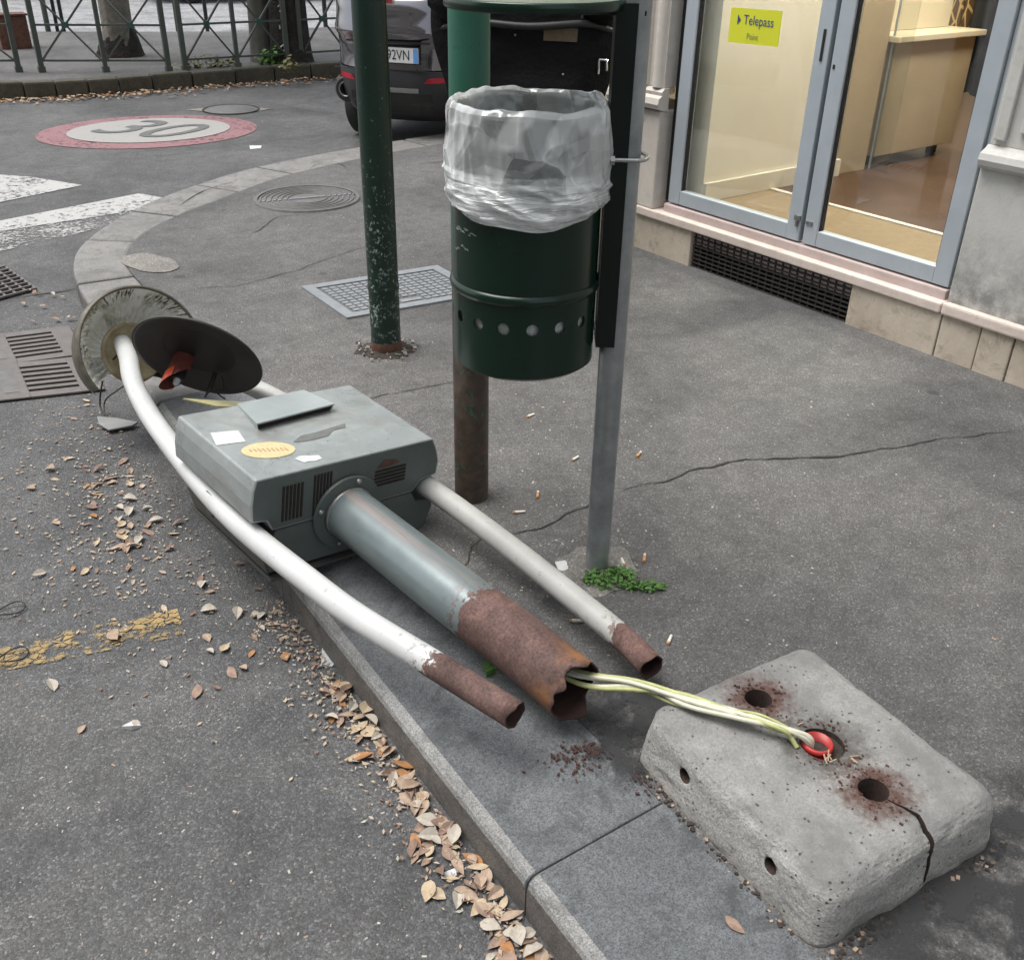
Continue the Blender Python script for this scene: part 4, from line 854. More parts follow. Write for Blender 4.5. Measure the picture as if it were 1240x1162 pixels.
mb = MB(); mb.box(pd * (LR * 0.6) + Vector((0, 0, 0.683)), (0.22, 0.05, 0.008), 0, rot); mb.build('lid_arm', M['bin_dark'], bin_)
# U-bolt through to the post
for s in (-1, 1):
    bz = 0.428
    mb = MB(); mb.tube([pd * (ch - 0.028) + pn * s * 0.040 + Vector((0, 0, bz)), pd * (pl + 0.02) + pn * s * 0.040 + Vector((0, 0, bz))], 0.0042, 8); mb.build('clamp_rod', M['zinc'], bin_)
    mb = MB(); mb.lathe([(0.0, 0), (0.0095, 0), (0.0095, 0.008), (0, 0.008)], 6, axis='X', smooth=False)
    o = mb.build('nut', M['zinc'], bin_); o.matrix_local = Matrix.Translation(pd * (ch - 0.014) + pn * s * 0.040 + Vector((0, 0, bz))) @ rot.to_4x4()
mb = MB(); mb.tube([pd * (pl + 0.02 + 0.022 * math.sin(q)) + pn * 0.040 * math.cos(q) + Vector((0, 0, bz)) for q in [math.pi * i / 12 for i in range(13)]], 0.0042, 8); mb.build('clamp_bow', M['zinc'], bin_)
# butts on the lid
def butt(pos, ang, kind, label, roll=0.0, L=0.027, group='cigarette butts'):
    e = empty('cigarette_butt', pos); d = Vector((math.cos(ang), math.sin(ang), 0)); r = 0.0042
    z_ = Vector((0, 0, r))
    if kind == 0:
        mb = MB(); mb.tube([d * -L / 2 + z_, d * 0.002 + z_, d * L / 2 + z_ * 0.9], [r, r, r * 0.85], 8); mb.build('filter', M['butt_o'], e)
        mb = MB(); mb.tube([d * L / 2 + z_ * 0.9, d * (L / 2 + 0.008) + z_], [r * 0.9, r * 0.7], 8); mb.build('paper', M['butt_w'], e)
    else:
        mb = MB(); mb.tube([d * -L / 2 + z_, d * L / 2 + z_ * 0.9], [r, r * 0.8], 8); mb.build('paper', M['butt_w'], e)
        mb = MB(); mb.tube([d * (-L / 2 - 0.006) + z_, d * -L / 2 + z_], [r * 0.8, r], 8); mb.build('filter', M['butt_o'], e)
    tag(e, label, 'cigarette butt', group)
lt = BC.z + 0.7085
for k, (dx, dy, an) in enumerate(((-0.02, -0.05, 0.1), (0.025, -0.075, -0.5), (0.05, -0.085, -0.55), (0.1, -0.07, 0.4))):
    butt((BC.x + dx, BC.y + dy, lt), an, 0 if k != 1 else 1, ('leftmost orange butt on the bin lid', 'white butt in the middle of the bin lid', 'orange butt touching the white one on the bin lid', 'rightmost orange butt on the bin lid')[k], group='butts on the bin lid')
# ------------------------------------------------------------------ bag over the rim
bag = tag(empty('bin_liner', (BC.x, BC.y, BC.z + BH)), 'crumpled clear plastic bag folded over the rim of the green bin', 'plastic bag')
def bagf(u_, v_):
    a = 2 * math.pi * u_; z = 0.008 - 0.178 * v_
    ca, sa = math.cos(a), math.sin(a)
    low = mnoise.noise(Vector((ca * 1.1, sa * 1.1, 4.0)))
    z -= 0.028 * v_ * low + 0.020 * v_ * math.cos(a - view - 0.5)
    w1 = mnoise.noise(Vector((ca * 2.4 + 1, sa * 2.4, z * 5)))
    fold = 1 - abs(mnoise.noise(Vector((ca * 5 + 3 + z * 5, sa * 5 - z * 4, z * 3)))) * 2.2      # long slanting folds
    hor = 1 - abs(mnoise.noise(Vector((ca * 1.6 + 9, sa * 1.6, z * 34 + ca * 2.0)))) * 2.2       # gathered rolls lower down
    lowm = min(1, max(0, (v_ - 0.55) / 0.25))
    belly = 0.006 + 0.008 * math.sin(min(1, v_ * 1.1) * math.pi * 0.8)
    r = BR + belly + 0.006 * w1 + 0.009 * max(0, fold - 0.45) ** 1.3 * (1 - 0.6 * lowm) + 0.009 * max(0, hor) * lowm - 0.010 * max(0, (v_ - 0.93) / 0.07)
    return (max(r, BR + 0.005) * ca, max(r, BR + 0.005) * sa, z + 0.007 * w1 * (1 - v_))
mb = MB(); mb.grid(bagf, 220, 90, 0, True); mb.build('outer_fold', M['film'], bag)
def bagi(u_, v_):
    a = 2 * math.pi * u_; ca, sa = math.cos(a), math.sin(a); w1 = mnoise.noise(Vector((ca * 2.4 + 1, sa * 2.4, 0.06)))
    w3 = mnoise.noise(Vector((ca * 5, sa * 5, v_ * 4 + 7))); rid = abs(mnoise.noise(Vector((ca * 3.5 + 2, sa * 3.5, v_ * 2))))
    if v_ < 0.12:
        q = v_ / 0.12; b0 = Vector(bagf(u_, 0)); r0 = math.hypot(b0.x, b0.y); r = r0 + (BR - 0.01 - r0) * q; z = b0.z + 0.010 * math.sin(q * math.pi) + 0.006 * w3 * math.sin(q * math.pi)
    else:
        q = (v_ - 0.12) / 0.88; r = BR - 0.010 - 0.02 * q - 0.03 * rid * min(1, q * 3); z = 0.012 + 0.006 * w1 - 0.40 * q
    return (r * ca, r * sa, z)
mb = MB(); mb.grid(bagi, 160, 50, 0, True); mb.build('inner_sleeve', M['film'], bag)
mb = MB(); mb.lathe([(BR - 0.030, -0.34), (BR - 0.012, -0.365), (BR - 0.009, -0.40), (BR - 0.014, -0.435), (0.0, -0.47)], 48); mb.build('bag_bottom', M['bagwhite'], bag)

# ------------------------------------------------------------------ fallen street kiosk
KV = Vector((0.980, 0.153, -0.130)); KU = Vector((-0.148, 0.988, 0.052)); KV = (KV - KU * KV.dot(KU) / KU.length_squared).normalized(); KU.normalize(); KW = KV.cross(KU)
KO = Vector((0.793, 1.876, 0.249))
KM = Matrix(((KV.x, KU.x, KW.x, KO.x), (KV.y, KU.y, KW.y, KO.y), (KV.z, KU.z, KW.z, KO.z), (0, 0, 0, 1)))
ki = tag(empty('fallen_street_kiosk', mw=KM), 'toppled grey street kiosk with metal cabinet, white curved tubes and broken rusty ends', 'street kiosk')
D0, D1 = -0.0, 0.366     # cabinet front and back
# cabinet shell, closed profile extruded along y
def shell(name, prof, y0, y1, mats, bev=0.004, front=0):
    n = len(prof); mb = MB()
    vs = [(x, y0, z) for x, z in prof] + [(x, y1, z) for x, z in prof]
    mb.add(vs, [tuple(range(n))], 1); mb.add(vs, [tuple(range(n, 2 * n))[::-1]], 1); mb.add(vs, [(i, (i + 1) % n, n + (i + 1) % n, n + i) for i in range(n)], 0)
    me = mb.mesh(name); bm = bmesh.new(); bm.from_mesh(me); bmesh.ops.remove_doubles(bm, verts=bm.verts, dist=1e-5); bmesh.ops.recalc_face_normals(bm, faces=bm.faces)
    es = [e for e in bm.edges if len(e.link_faces) == 2 and e.calc_face_angle(0) > 0.5]
    bmesh.ops.bevel(bm, geom=es, offset=bev, segments=2, affect='EDGES', profile=0.6, material=0); bm.to_mesh(me); bm.free()
    return link(name, me, mats, ki)
up_p = [(-0.245, 0.140), (-0.252, 0.112), (-0.2555, 0.075), (-0.253, 0.034), (-0.215, 0.028), (-0.20, 0.0), (0.20, 0.0), (0.225, 0.028), (0.272, 0.034), (0.274, 0.075), (0.262, 0.112), (0.247, 0.140)]
shell('cabinet_upper_shell', up_p, D0, D1, [M['cab'], M['cabf']])
lo_p = [(-0.19, -0.0015), (-0.20, -0.030), (-0.222, -0.036), (-0.224, -0.060), (-0.206, -0.116), (0.25, -0.122), (0.272, -0.060), (0.268, -0.036), (0.215, -0.030), (0.20, -0.0015)]
shell('cabinet_lower_shell', lo_p, D0 + 0.0015, D1 - 0.002, [M['cab_low'], M['cabf']])
mb = MB(); mb.box((0.030, (D0 + D1) / 2, -0.129), (0.470, D1 - D0 + 0.022, 0.008)); mb.build('base_flange', M['cab_low'], ki, bevel=0.002)
mb = MB(); mb.box((0.024, (D0 + D1) / 2, -0.1235), (0.45, D1 - D0 - 0.01, 0.007)); mb.build('gasket', M['black'], ki)
for s in (-1,):
    mb = MB(); mb.box((s * 0.236, 0.20, -0.018), (0.030, 0.030, 0.060)); mb.build('tube_clip', M['cab_low'], ki, bevel=0.003)
# raised flap on top
mb = MB(); a = [(-0.113, 0.222, 0.1405), (0.107, 0.246, 0.1405), (0.107, 0.372, 0.1405), (-0.092, 0.360, 0.1405)]; b = [(-0.122, 0.214, 0.161), (0.112, 0.238, 0.161), (0.107, 0.374, 0.146), (-0.092, 0.362, 0.146)]
sh = [(-0.106, 0.232, 0.156), (0.100, 0.254, 0.156)]
mb.add(a + b, [(4, 5, 6, 7), (0, 4, 7, 3), (1, 2, 6, 5), (3, 7, 6, 2)]); mb.add([(-0.122, 0.214, 0.157), (0.112, 0.238, 0.157), b[0], b[1], (-0.110, 0.236, 0.157), (0.104, 0.259, 0.157), (-0.110, 0.236, 0.1405), (0.104, 0.259, 0.1405)], [(0, 1, 3, 2), (0, 4, 5, 1), (4, 6, 7, 5)])
mb.build('raised_flap', M['flap'], ki)
mb = MB(); mb.add([(-0.112, 0.2235, 0.1412), (0.106, 0.2475, 0.1412), (0.106, 0.2475, 0.1565), (-0.112, 0.2235, 0.1565)], [(0, 1, 2, 3)]); mb.build('flap_gap', M['slot'], ki, fixn=False)
# paper remains
def scrap(name, pts, mat_, z=0.1412): mb = MB(); mb.add([(x, y, z) for x, y in pts], [tuple(range(len(pts)))]); return mb.build(name, mat_, ki, fixn=False)
scrap('white_label', [(-0.222, 0.250), (-0.241, 0.186), (-0.172, 0.176), (-0.158, 0.236)], M['paper'])
oc = Vector((-0.147, 0.116)); scrap('oval_sticker', [(oc.x + 0.060 * math.cos(q) * 0.96 + 0.020 * math.sin(q), oc.y - 0.022 * math.cos(q) + 0.036 * math.sin(q)) for q in [2 * math.pi * i / 32 for i in range(32)]], M['sticker_y'])
for k in range(9):
    q = (k - 4) * 0.0095; mb = MB(); mb.box((oc.x + q, oc.y - q * 0.36, 0.1416), (0.004, random.uniform(0.012, 0.018), 0.0006)); mb.build('sticker_letter', M['sticker_ink'], ki)
rv = [( -0.118, 0.052), (-0.098, 0.060), (-0.075, 0.050), (-0.058, 0.044), (-0.06, 0.026), (-0.08, 0.022), (-0.095, 0.028), (-0.108, 0.026), (-0.112, 0.038)]
scrap('torn_label', rv, M['paper'])
scrap('scuff_patch', [(-0.075, 0.128), (-0.04, 0.150), (0.0, 0.150), (0.055, 0.158), (0.095, 0.163), (0.085, 0.145), (0.045, 0.142), (0.02, 0.122), (-0.02, 0.118), (-0.05, 0.120)], M['scuff'])
# vents
def vent(x0, x1, z0, z1, n, vertical):
    mb = MB()
    for k in range(n):
        q = (k + 0.5) / n
        if vertical: xx = x0 + (x1 - x0) * q; mb.box((xx, D0 - 0.0006, (z0 + z1) / 2), ((x1 - x0) / n * 0.55, 0.003, z1 - z0))
        else: zz = z0 + (z1 - z0) * q; mb.box(((x0 + x1) / 2, D0 - 0.0006, zz), (x1 - x0, 0.003, (z1 - z0) / n * 0.55))
    o = mb.build('vent', M['slot'], ki); o['kind'] = 'stuff'
vent(-0.180, -0.122, 0.018, 0.108, 6, True); vent(-0.098, -0.046, 0.012, 0.118, 6, True); vent(0.076, 0.168, 0.042, 0.090, 5, False)
mb = MB(); mb.add([(0.080, D0 - 0.0012, 0.095), (0.10, D0 - 0.0012, 0.114), (0.135, D0 - 0.0012, 0.108), (0.148, D0 - 0.0012, 0.098), (0.11, D0 - 0.0012, 0.093)], [(0, 1, 2, 3, 4)]); mb.build('rust_spot', M['rust'], ki, fixn=False)
# main tube with flange and bolts
MR = 0.064
mb = MB(); mb.lathe([(MR - 0.002, -0.002), (0.094, -0.002), (0.095, -0.006), (0.093, -0.011), (MR, -0.011)], 48, axis='Y', smooth=False); mb.build('flange', M['cabf'], ki)
mb = MB(); mb.lathe([(MR, -0.011), (MR + 0.004, -0.012), (MR + 0.002, -0.018), (MR, -0.02)], 48, axis='Y'); mb.build('weld_bead', M['bolt'], ki)
for a in (75, 165, 255, 345):
    x, z = 0.082 * math.cos(R_(a)), 0.082 * math.sin(R_(a)); mb = MB(); mb.lathe([(0.0075, -0.010), (0.0075, -0.014), (0.005, -0.018), (0.0, -0.019)], 12, c=(x, 0, z), axis='Y'); mb.build('bolt', M['bolt'], ki)
def ragged_tube(path, r, n, amp, seed, taper=None, crush=0.0, steps=6):
    """thin-walled tube whose last point is a torn rusted end"""
    mb = MB(); P = catmull(path, steps); K = len(P); prev = None; ring = []
    for i, p in enumerate(P):
        t_ = (P[min(i + 1, K - 1)] - P[max(i - 1, 0)]).normalized()
        xv = (prev or Vector((0, 0, 1)).cross(t_)); xv = (xv - t_ * xv.dot(t_)).normalized(); prev = xv; yv = t_.cross(xv); ring.append((p, t_, xv, yv))
    def at(i, a, rr):
        p, t_, xv, yv = ring[i]; q = 1.0
        if crush and i > K - 8: q = 1 - crush * (i - (K - 8)) / 7 * (0.5 + 0.5 * math.cos(a * 2 + 0.9))
        v_ = p + (xv * math.cos(a) + yv * math.sin(a)) * rr * q
        if i == K - 1: v_ += t_ * amp * (mnoise.noise(Vector((math.cos(a) * 1.5, math.sin(a) * 1.5, seed))) + 0.03 * mnoise.noise(Vector((math.cos(a) * 5, math.sin(a) * 5, seed))))
        return v_
    vo = [at(i, 2 * math.pi * j / n, r) for i in range(K) for j in range(n)]
    vi = [at(i, 2 * math.pi * j / n, r - 0.0035) for i in range(max(0, K - 12), K) for j in range(n)]; K2 = len(vi) // n
    fo = [(i * n + j, i * n + (j + 1) % n, (i + 1) * n + (j + 1) % n, (i + 1) * n + j) for i in range(K - 1) for j in range(n)]
    b = len(vo); fi = [(b + i * n + j, b + (i + 1) * n + j, b + (i + 1) * n + (j + 1) % n, b + i * n + (j + 1) % n) for i in range(K2 - 1) for j in range(n)]
    lip = [((K - 1) * n + j, (K - 1) * n + (j + 1) % n, b + (K2 - 1) * n + (j + 1) % n, b + (K2 - 1) * n + j) for j in range(n)]
    mb.add(vo + vi, fo, 0, True)
    for fs, m_ in ((fi, 1), (lip, 1)):
        for f in fs: mb.f.append(list(f)); mb.m.append(m_); mb.sm.append(m_ == 1)
    mb.add(vi[:n], [tuple(range(n))], 1)
    return mb
ragged_tube([(0, -0.015, 0), (0, -0.2, 0), (0, -0.4, 0), (0.004, -0.6, 0), (0.003, -0.7, -0.002), (0.002, -0.775, -0.004)], MR, 64, 0.03, 3.0, crush=0.16, steps=8).build('main_tube', [M['pipe_main'], M['rust_in']], ki, fixn=False)
Lp = [(-0.030, 1.185, 0.0), (-0.066, 1.06, 0.0), (-0.122, 0.905, 0.0), (-0.176, 0.683, 0.0), (-0.210, 0.451, -0.004), (-0.230, 0.25, -0.010), (-0.238, 0.10, -0.012), (-0.238, -0.03, -0.010), (-0.233, -0.2, -0.004), (-0.223, -0.362, 0), (-0.186, -0.557, 0), (-0.147, -0.765, 0)]
ragged_tube(Lp, 0.0275, 32, 0.008, 5.0, steps=6).build('side_tube', [M['pipe_left'], M['rust_in']], ki, fixn=False)
Rp = [(0.030, 1.185, 0.0), (0.066, 1.06, 0.0), (0.122, 0.905, 0.0), (0.176, 0.683, 0.0), (0.214, 0.451, 0.0), (0.240, 0.25, 0.0), (0.250, 0.10, 0.0), (0.252, -0.036, 0.0), (0.248, -0.2, 0.0), (0.238, -0.392, 0), (0.211, -0.70, 0), (0.188, -0.812, 0)]
ragged_tube(Rp, 0.0275, 32, 0.008, 8.0, steps=6).build('side_tube', [M['pipe_right'], M['rust_in']], ki, fixn=False)
# lamp head at the top end
y0 = 1.115; A0, A1 = R_(-42), R_(212)
DT = Matrix.Translation((0, y0, 0)) @ Matrix.Rotation(R_(-27), 4, 'X') @ Matrix.Translation((0, -y0, 0))
def arc(prof, n=240, flute=0.0, jag=0.0):
    mb = MB()
    def fn(u_, v_):
        i_ = v_ * (len(prof) - 1); k = min(int(i_), len(prof) - 2); q = i_ - k; r = prof[k][0] + (prof[k + 1][0] - prof[k][0]) * q; h_ = prof[k][1] + (prof[k + 1][1] - prof[k][1]) * q
        e0 = A0 + jag * mnoise.noise(Vector((v_ * 5, 1, 3))); e1 = A1 + jag * mnoise.noise(Vector((v_ * 5, 7, 3))); a = e0 + (e1 - e0) * u_
        f = flute * math.sin(math.pi * v_) * abs(math.sin(22 * a)); return DT @ Vector((r * math.cos(a), h_ + f, r * math.sin(a)))
    mb.grid(fn, n, 14); return mb
arc([(0.088, y0 + 0.085), (0.105, y0 + 0.078), (0.130, y0 + 0.052), (0.165, y0 + 0.014), (0.186, y0 - 0.012)], 300, 0.020, 0.2).build('reflector_bowl', M['dome'], ki, fixn=False)
mb = MB(); mb.lathe([(0.0, y0 + 0.082), (0.060, y0 + 0.080), (0.084, y0 + 0.074), (0.090, y0 + 0.060), (0.096, y0 + 0.082)], 64, axis='Y'); mb.v = [tuple(DT @ Vector(q)) for q in mb.v]; mb.build('lamp_plate', M['dome_in'], ki)
arc([(0.186, y0 - 0.012), (0.190, y0 - 0.018), (0.197, y0 - 0.014), (0.199, y0 + 0.006), (0.194, y0 + 0.018)], 160, 0, 0.05).build('rim', M['dome_rim'], ki, fixn=False)
arc([(0.194, y0 + 0.018), (0.182, y0 + 0.085), (0.15, y0 + 0.14), (0.09, y0 + 0.17), (0.01, y0 + 0.18)], 120, 0, 0.2).build('dome_cap', M['dome_rim'], ki, fixn=False)
mb = MB(); mb.add([(-0.160, y0 + 0.006, -0.045), (-0.125, y0 + 0.045, -0.035), (-0.122, y0 + 0.045, -0.07), (-0.15, y0 + 0.008, -0.088)], [(0, 1, 2, 3)]); mb.build('torn_label', M['paper'], ki, fixn=False)
# loose disc shade hanging off the lamp
dn = Vector((-0.595, -0.559, -0.577)).normalized(); dx_ = Vector((0.83, -0.52, -0.35)); dx_ = (dx_ - dn * dx_.dot(dn)).normalized(); dy_ = dn.cross(dx_)
DM = Matrix(((dx_.x, dy_.x, dn.x, 0.002), (dx_.y, dy_.y, dn.y, 0.750), (dx_.z, dy_.z, dn.z, 0.118), (0, 0, 0, 1)))
DM = DM @ Matrix.Scale(0.91, 4)
def inplace(mb, name, mats, mw, parent=ki, **kw):
    o = mb.build(name, mats, parent, **kw); o.data.transform(mw); return o
mb = MB(); mb.lathe([(0.0, -0.030), (0.10, -0.026), (0.170, -0.010), (0.197, 0.002), (0.201, 0.008), (0.198, 0.012), (0.190, 0.010), (0.185, 0.004), (0.115, -0.010), (0.110, -0.014)], 64)
dsk = inplace(mb, 'lamp_disc', M['disc'], DM)
mb = MB(); mb.lathe([(0.110, -0.014), (0.085, -0.020), (0.0, -0.022)], 48); inplace(mb, 'disc_well', M['disc2'], DM, dsk)
# half-open red sleeve of the bulb holder, its lit end painted orange
mb = MB(); n = 20
def slv(u_, v_):
    a = R_(50) + R_(240) * u_; r = 0.036 + 0.004 * v_; L = 0.080 + 0.040 * math.cos(a - 3.4); return (r * math.cos(a) - 0.03, r * math.sin(a) - 0.085, -0.02 + L * v_)
mb.grid(slv, n, 8); o = inplace(mb, 'bulb_sleeve', [M['redbrown']], DM, dsk)
mb = MB()
def slv2(u_, v_):
    a = R_(120) + R_(150) * u_; r = 0.042 + 0.002 * v_; L = 0.080 + 0.040 * math.cos(a - 3.4); return (r * math.cos(a) - 0.03, r * math.sin(a) - 0.085, -0.02 + L * (0.62 + 0.40 * v_))
mb.grid(slv2, n, 5); inplace(mb, 'lit_sleeve_tip', [M['orange']], DM, dsk)  # orange overlay imitates light through the translucent red end
mb = MB(); mb.tube([(-0.03, -0.085, -0.018), (-0.03, -0.085, 0.06)], 0.020, 14); inplace(mb, 'bulb_socket', M['black'], DM, dsk)
mb = MB(); mb.tube([(-0.03, -0.085, 0.06), (-0.03, -0.085, 0.078), (-0.03, -0.085, 0.084)], [0.011, 0.010, 0.003], 12); inplace(mb, 'bulb_contact', M['paper'], DM, dsk)
mb = MB(); mb.tube([(0.07, -0.075, -0.005), (0.07, -0.08, 0.05)], 0.007, 8); mb.tube([(0.07, -0.08, 0.05), (0.065, -0.085, 0.085)], [0.005, 0.003], 8); inplace(mb, 'support_stud', M['black'], DM, dsk)
mb = MB(); mb.tube(catmull([(0.09, -0.07, 0.0), (0.11, -0.10, 0.02), (0.10, -0.13, 0.03), (0.13, -0.15, 0.03)], 5), 0.0025, 6); inplace(mb, 'lead', M['black'], DM, dsk)
# black lead looping onto the road
mb = MB(); iv = KM.inverted()
mb.tube([iv @ q for q in catmull([g(160, 422, 0.33), g(142, 430, 0.30), g(127, 452, 0.18), g(121, 485, 0.05), g(125, 503, 0.012), g(133, 507, 0.010)], 7)], 0.0028, 7); mb.build('lead', M['black'], ki)
mb = MB(); mb.tube([iv @ q for q in catmull([g(154, 465, 0.2), g(140, 474, 0.12), g(128, 484, 0.05), g(126, 498, 0.02), g(131, 508, 0.006)], 6)], 0.0025, 7); mb.build('lead', M['black'], ki)
# fallen bits around the lamp
mb = MB(); q = [g(117, 503, 0.02), g(140, 500, 0.035), g(166, 505, 0.035), g(160, 514, 0.02), g(132, 522, 0.012), g(120, 515, 0.012)]
mb.prism([(p.x, p.y) for p in q], 0.012, 0.018); tag(mb.build('sheet_metal_scrap', M['grey_plate'], bevel=0.001, seg=1), 'grey rounded sheet metal scrap lying on the road under the white tube', 'metal plate')
mb = MB(); q = [g(222, 486, 0.16), g(270, 487, 0.165), g(332, 491, 0.165), g(295, 497, 0.16), g(262, 495, 0.16)]
mb.prism([(p.x, p.y) for p in q], 0.166, 0.171); tag(mb.build('plastic_strip', M['yellowed']), 'yellowed translucent plastic strip below the dark lamp disc', 'plastic strip')
mb = MB(); mb.box((0, 0, 0), (0.09, 0.07, 0.06)); o = mb.build('ballast_box', M['black'], ki, bevel=0.006); o.data.transform(Matrix.Translation((-0.085, 0.62, -0.09)))

# ------------------------------------------------------------------ concrete base block
BB = Vector((1.170, 0.746, PZ)); BRZ = R_(-3.2)
bb = tag(empty('concrete_base', BB, BRZ), 'weathered grey concrete base block with three rusty bolt holes and side lifting holes', 'concrete block')
def base_mesh():
    bm = bmesh.new(); bmesh.ops.create_cube(bm, size=1.0)
    for v in bm.verts:
        top = v.co.z > 0
        v.co.x *= 0.405 if top else 0.438; v.co.y *= 0.465 if top else 0.485; v.co.z = 0.120 if top else -0.004
    ve = [e for e in bm.edges if abs(e.verts[0].co.z - e.verts[1].co.z) > 0.05]
    bmesh.ops.bevel(bm, geom=ve, offset=0.038, segments=4, affect='EDGES', profile=0.5)
    te = [e for e in bm.edges if all(v.co.z > 0.1 for v in e.verts)]
    bmesh.ops.bevel(bm, geom=te, offset=0.028, segments=5, affect='EDGES', profile=0.5)
    bmesh.ops.triangulate(bm, faces=bm.faces[:])
    for _ in range(5):
        es = [e for e in bm.edges if e.calc_length() > 0.014]
        if not es: break
        bmesh.ops.subdivide_edges(bm, edges=es, cuts=1); bmesh.ops.triangulate(bm, faces=[f for f in bm.faces if len(f.verts) > 3])
    for v in bm.verts:
        edge_ = 1.0 if (v.co.z > 0.085 and (abs(v.co.x) > 0.165 or abs(v.co.y) > 0.195)) or v.co.z < 0.03 else 0.25
        n_ = mnoise.noise(v.co * 9) * 0.004 + mnoise.noise(v.co * 40) * 0.0018 + mnoise.noise(v.co * 110) * 0.0008 - edge_ * 0.010 * max(0, mnoise.noise(v.co * 23 + Vector((3, 1, 0))) - 0.12)
        v.co += v.normal * n_ if v.co.z > 0.01 else Vector((v.normal.x, v.normal.y, 0)) * n_
    for f in bm.faces: f.smooth = True
    me = bpy.data.meshes.new('block'); bm.to_mesh(me); bm.free(); return me
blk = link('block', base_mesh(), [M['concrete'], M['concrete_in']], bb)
cut = MB()
for hx, hy, hr in HOLES: cut.tube([(hx, hy, 0.05), (hx, hy, 0.2)], hr, 20, 1, smooth=False)
for sy in (0.105, -0.115): cut.tube([(-0.3, sy, 0.066), (-0.165, sy, 0.066)], 0.0145, 14, 1, smooth=False)
co = cut.build('cutter', [M['concrete'], M['concrete_in']]); co.parent = bb
md = blk.modifiers.new('holes', 'BOOLEAN'); md.object = co; md.operation = 'DIFFERENCE'; md.solver = 'EXACT'; md.material_mode = 'INDEX'
cut2 = MB(); sm_ = [(0.018, -0.140), (0.030, -0.168), (0.036, -0.190), (0.026, -0.215), (0.031, -0.30)]
for (xa, ya), (xb, yb) in ((sm_[0], sm_[1]),): pass
pl_ = [(x - 0.001 - 0.0035 * min(1, i / 2), y) for i, (x, y) in enumerate(sm_)] + [(x + 0.001 + 0.0035 * min(1, i / 2), y) for i, (x, y) in reversed(list(enumerate(sm_)))]
cut2.prism(pl_, 0.012, 0.25, 1); co2 = cut2.build('cutter', [M['concrete'], M['concrete_in']]); co2.parent = bb
md = blk.modifiers.new('seam', 'BOOLEAN'); md.object = co2; md.operation = 'DIFFERENCE'; md.solver = 'EXACT'; md.material_mode = 'INDEX'
me = evaluated(blk); blk.modifiers.clear(); blk.data = me; bpy.data.objects.remove(co); bpy.data.objects.remove(co2)
# red conduit and dirt in the middle hole
mb = MB(); rr = [(0.0265, 0.055)]
for k in range(6): z_ = 0.06 + k * 0.011; rr += [(0.0265, z_), (0.0285, z_ + 0.003), (0.0285, z_ + 0.007), (0.0265, z_ + 0.010)]
rr += [(0.0235, 0.127), (0.0235, 0.08)]
mb.lathe(rr, 28, c=(HOLES[1][0] - 0.008, HOLES[1][1] + 0.004, 0)); mb.build('red_conduit', M['redpipe'], bb)
for hx, hy, hr in HOLES:
    mb = MB(); mb.disc((hx, hy, 0.062 if hr < 0.03 else 0.106), hr + 0.002, 18); mb.build('hole_fill', M['soil'] if hr > 0.03 else M['rust_in'], bb)
random.seed(5); mb = MB()
for hx, hy, hr in HOLES:
    for k in range(70 if hr < 0.03 else 60):
        a = random.random() * 6.283; d = hr + abs(random.gauss(0, 0.022)); s = random.uniform(0.0012, 0.0038); x, y = hx + d * math.cos(a), hy + d * math.sin(a)
        r3 = Matrix.Rotation(random.random() * 6, 3, 'Z') @ Matrix.Rotation(random.random(), 3, 'X'); mb.box((x, y, 0.1212), (s * 1.6, s, s * 0.7), 0, r3)
tag(mb.build('rust_crumbs', M['rustdirt'], bb), kind='stuff')
mb = MB(); random.seed(6)
for k in range(9):
    a = random.random() * 6.28; d = 0.038 + random.random() * 0.02; c_ = Vector((HOLES[1][0] + d * math.cos(a), HOLES[1][1] + d * math.sin(a), 0.124)); mb.bar(c_, c_ + Vector((random.uniform(-0.02, 0.02), random.uniform(-0.02, 0.02), random.uniform(0.0, 0.008))), 0.0022)
tag(mb.build('twig_bits', M['leaf0'], bb), kind='stuff')
# cables running from the torn main tube into the block
cb = tag(empty('cable_bundle', (0.96, 1.10, 0.2)), 'bundle of pale and yellow green cables from broken main tube into concrete base', 'cables')
cl = Vector(cb.location); end0 = KM @ Vector((0.0, -0.60, -0.01)); end1 = KM @ Vector((0.028, -0.755, 0.006))
for k in range(7):
    random.seed(40 + k); j = [Vector((random.uniform(-1, 1), random.uniform(-1, 1), random.uniform(-0.4, 0.6))) * 0.0145 for _ in range(7)]
    drop = 0.012 if k == 6 else 0
    P = [end0 + j[0], end1 + j[1], Vector((0.998, 1.050, 0.232 - drop)) + j[2], Vector((1.046, 0.955, 0.236 - drop)) + j[3], Vector((1.094, 0.872, 0.244)) + j[4], Vector((1.128, 0.806, 0.247)) + j[5] * 0.8, Vector((1.160, 0.770, 0.236)) + j[6] * 0.5, Vector((1.170, 0.757, 0.205))]
    if k == 4: P[-2] = Vector((1.138, 0.782, 0.236)); P[-1] = Vector((1.142, 0.768, 0.222))
    mb = MB(); mb.tube([p - cl for p in catmull(P, 7)], 0.0046 if k < 6 else 0.0026, 8); mb.build('cable', M['cable_b'] if k in (1, 4, 6) else M['cable_a'], cb)

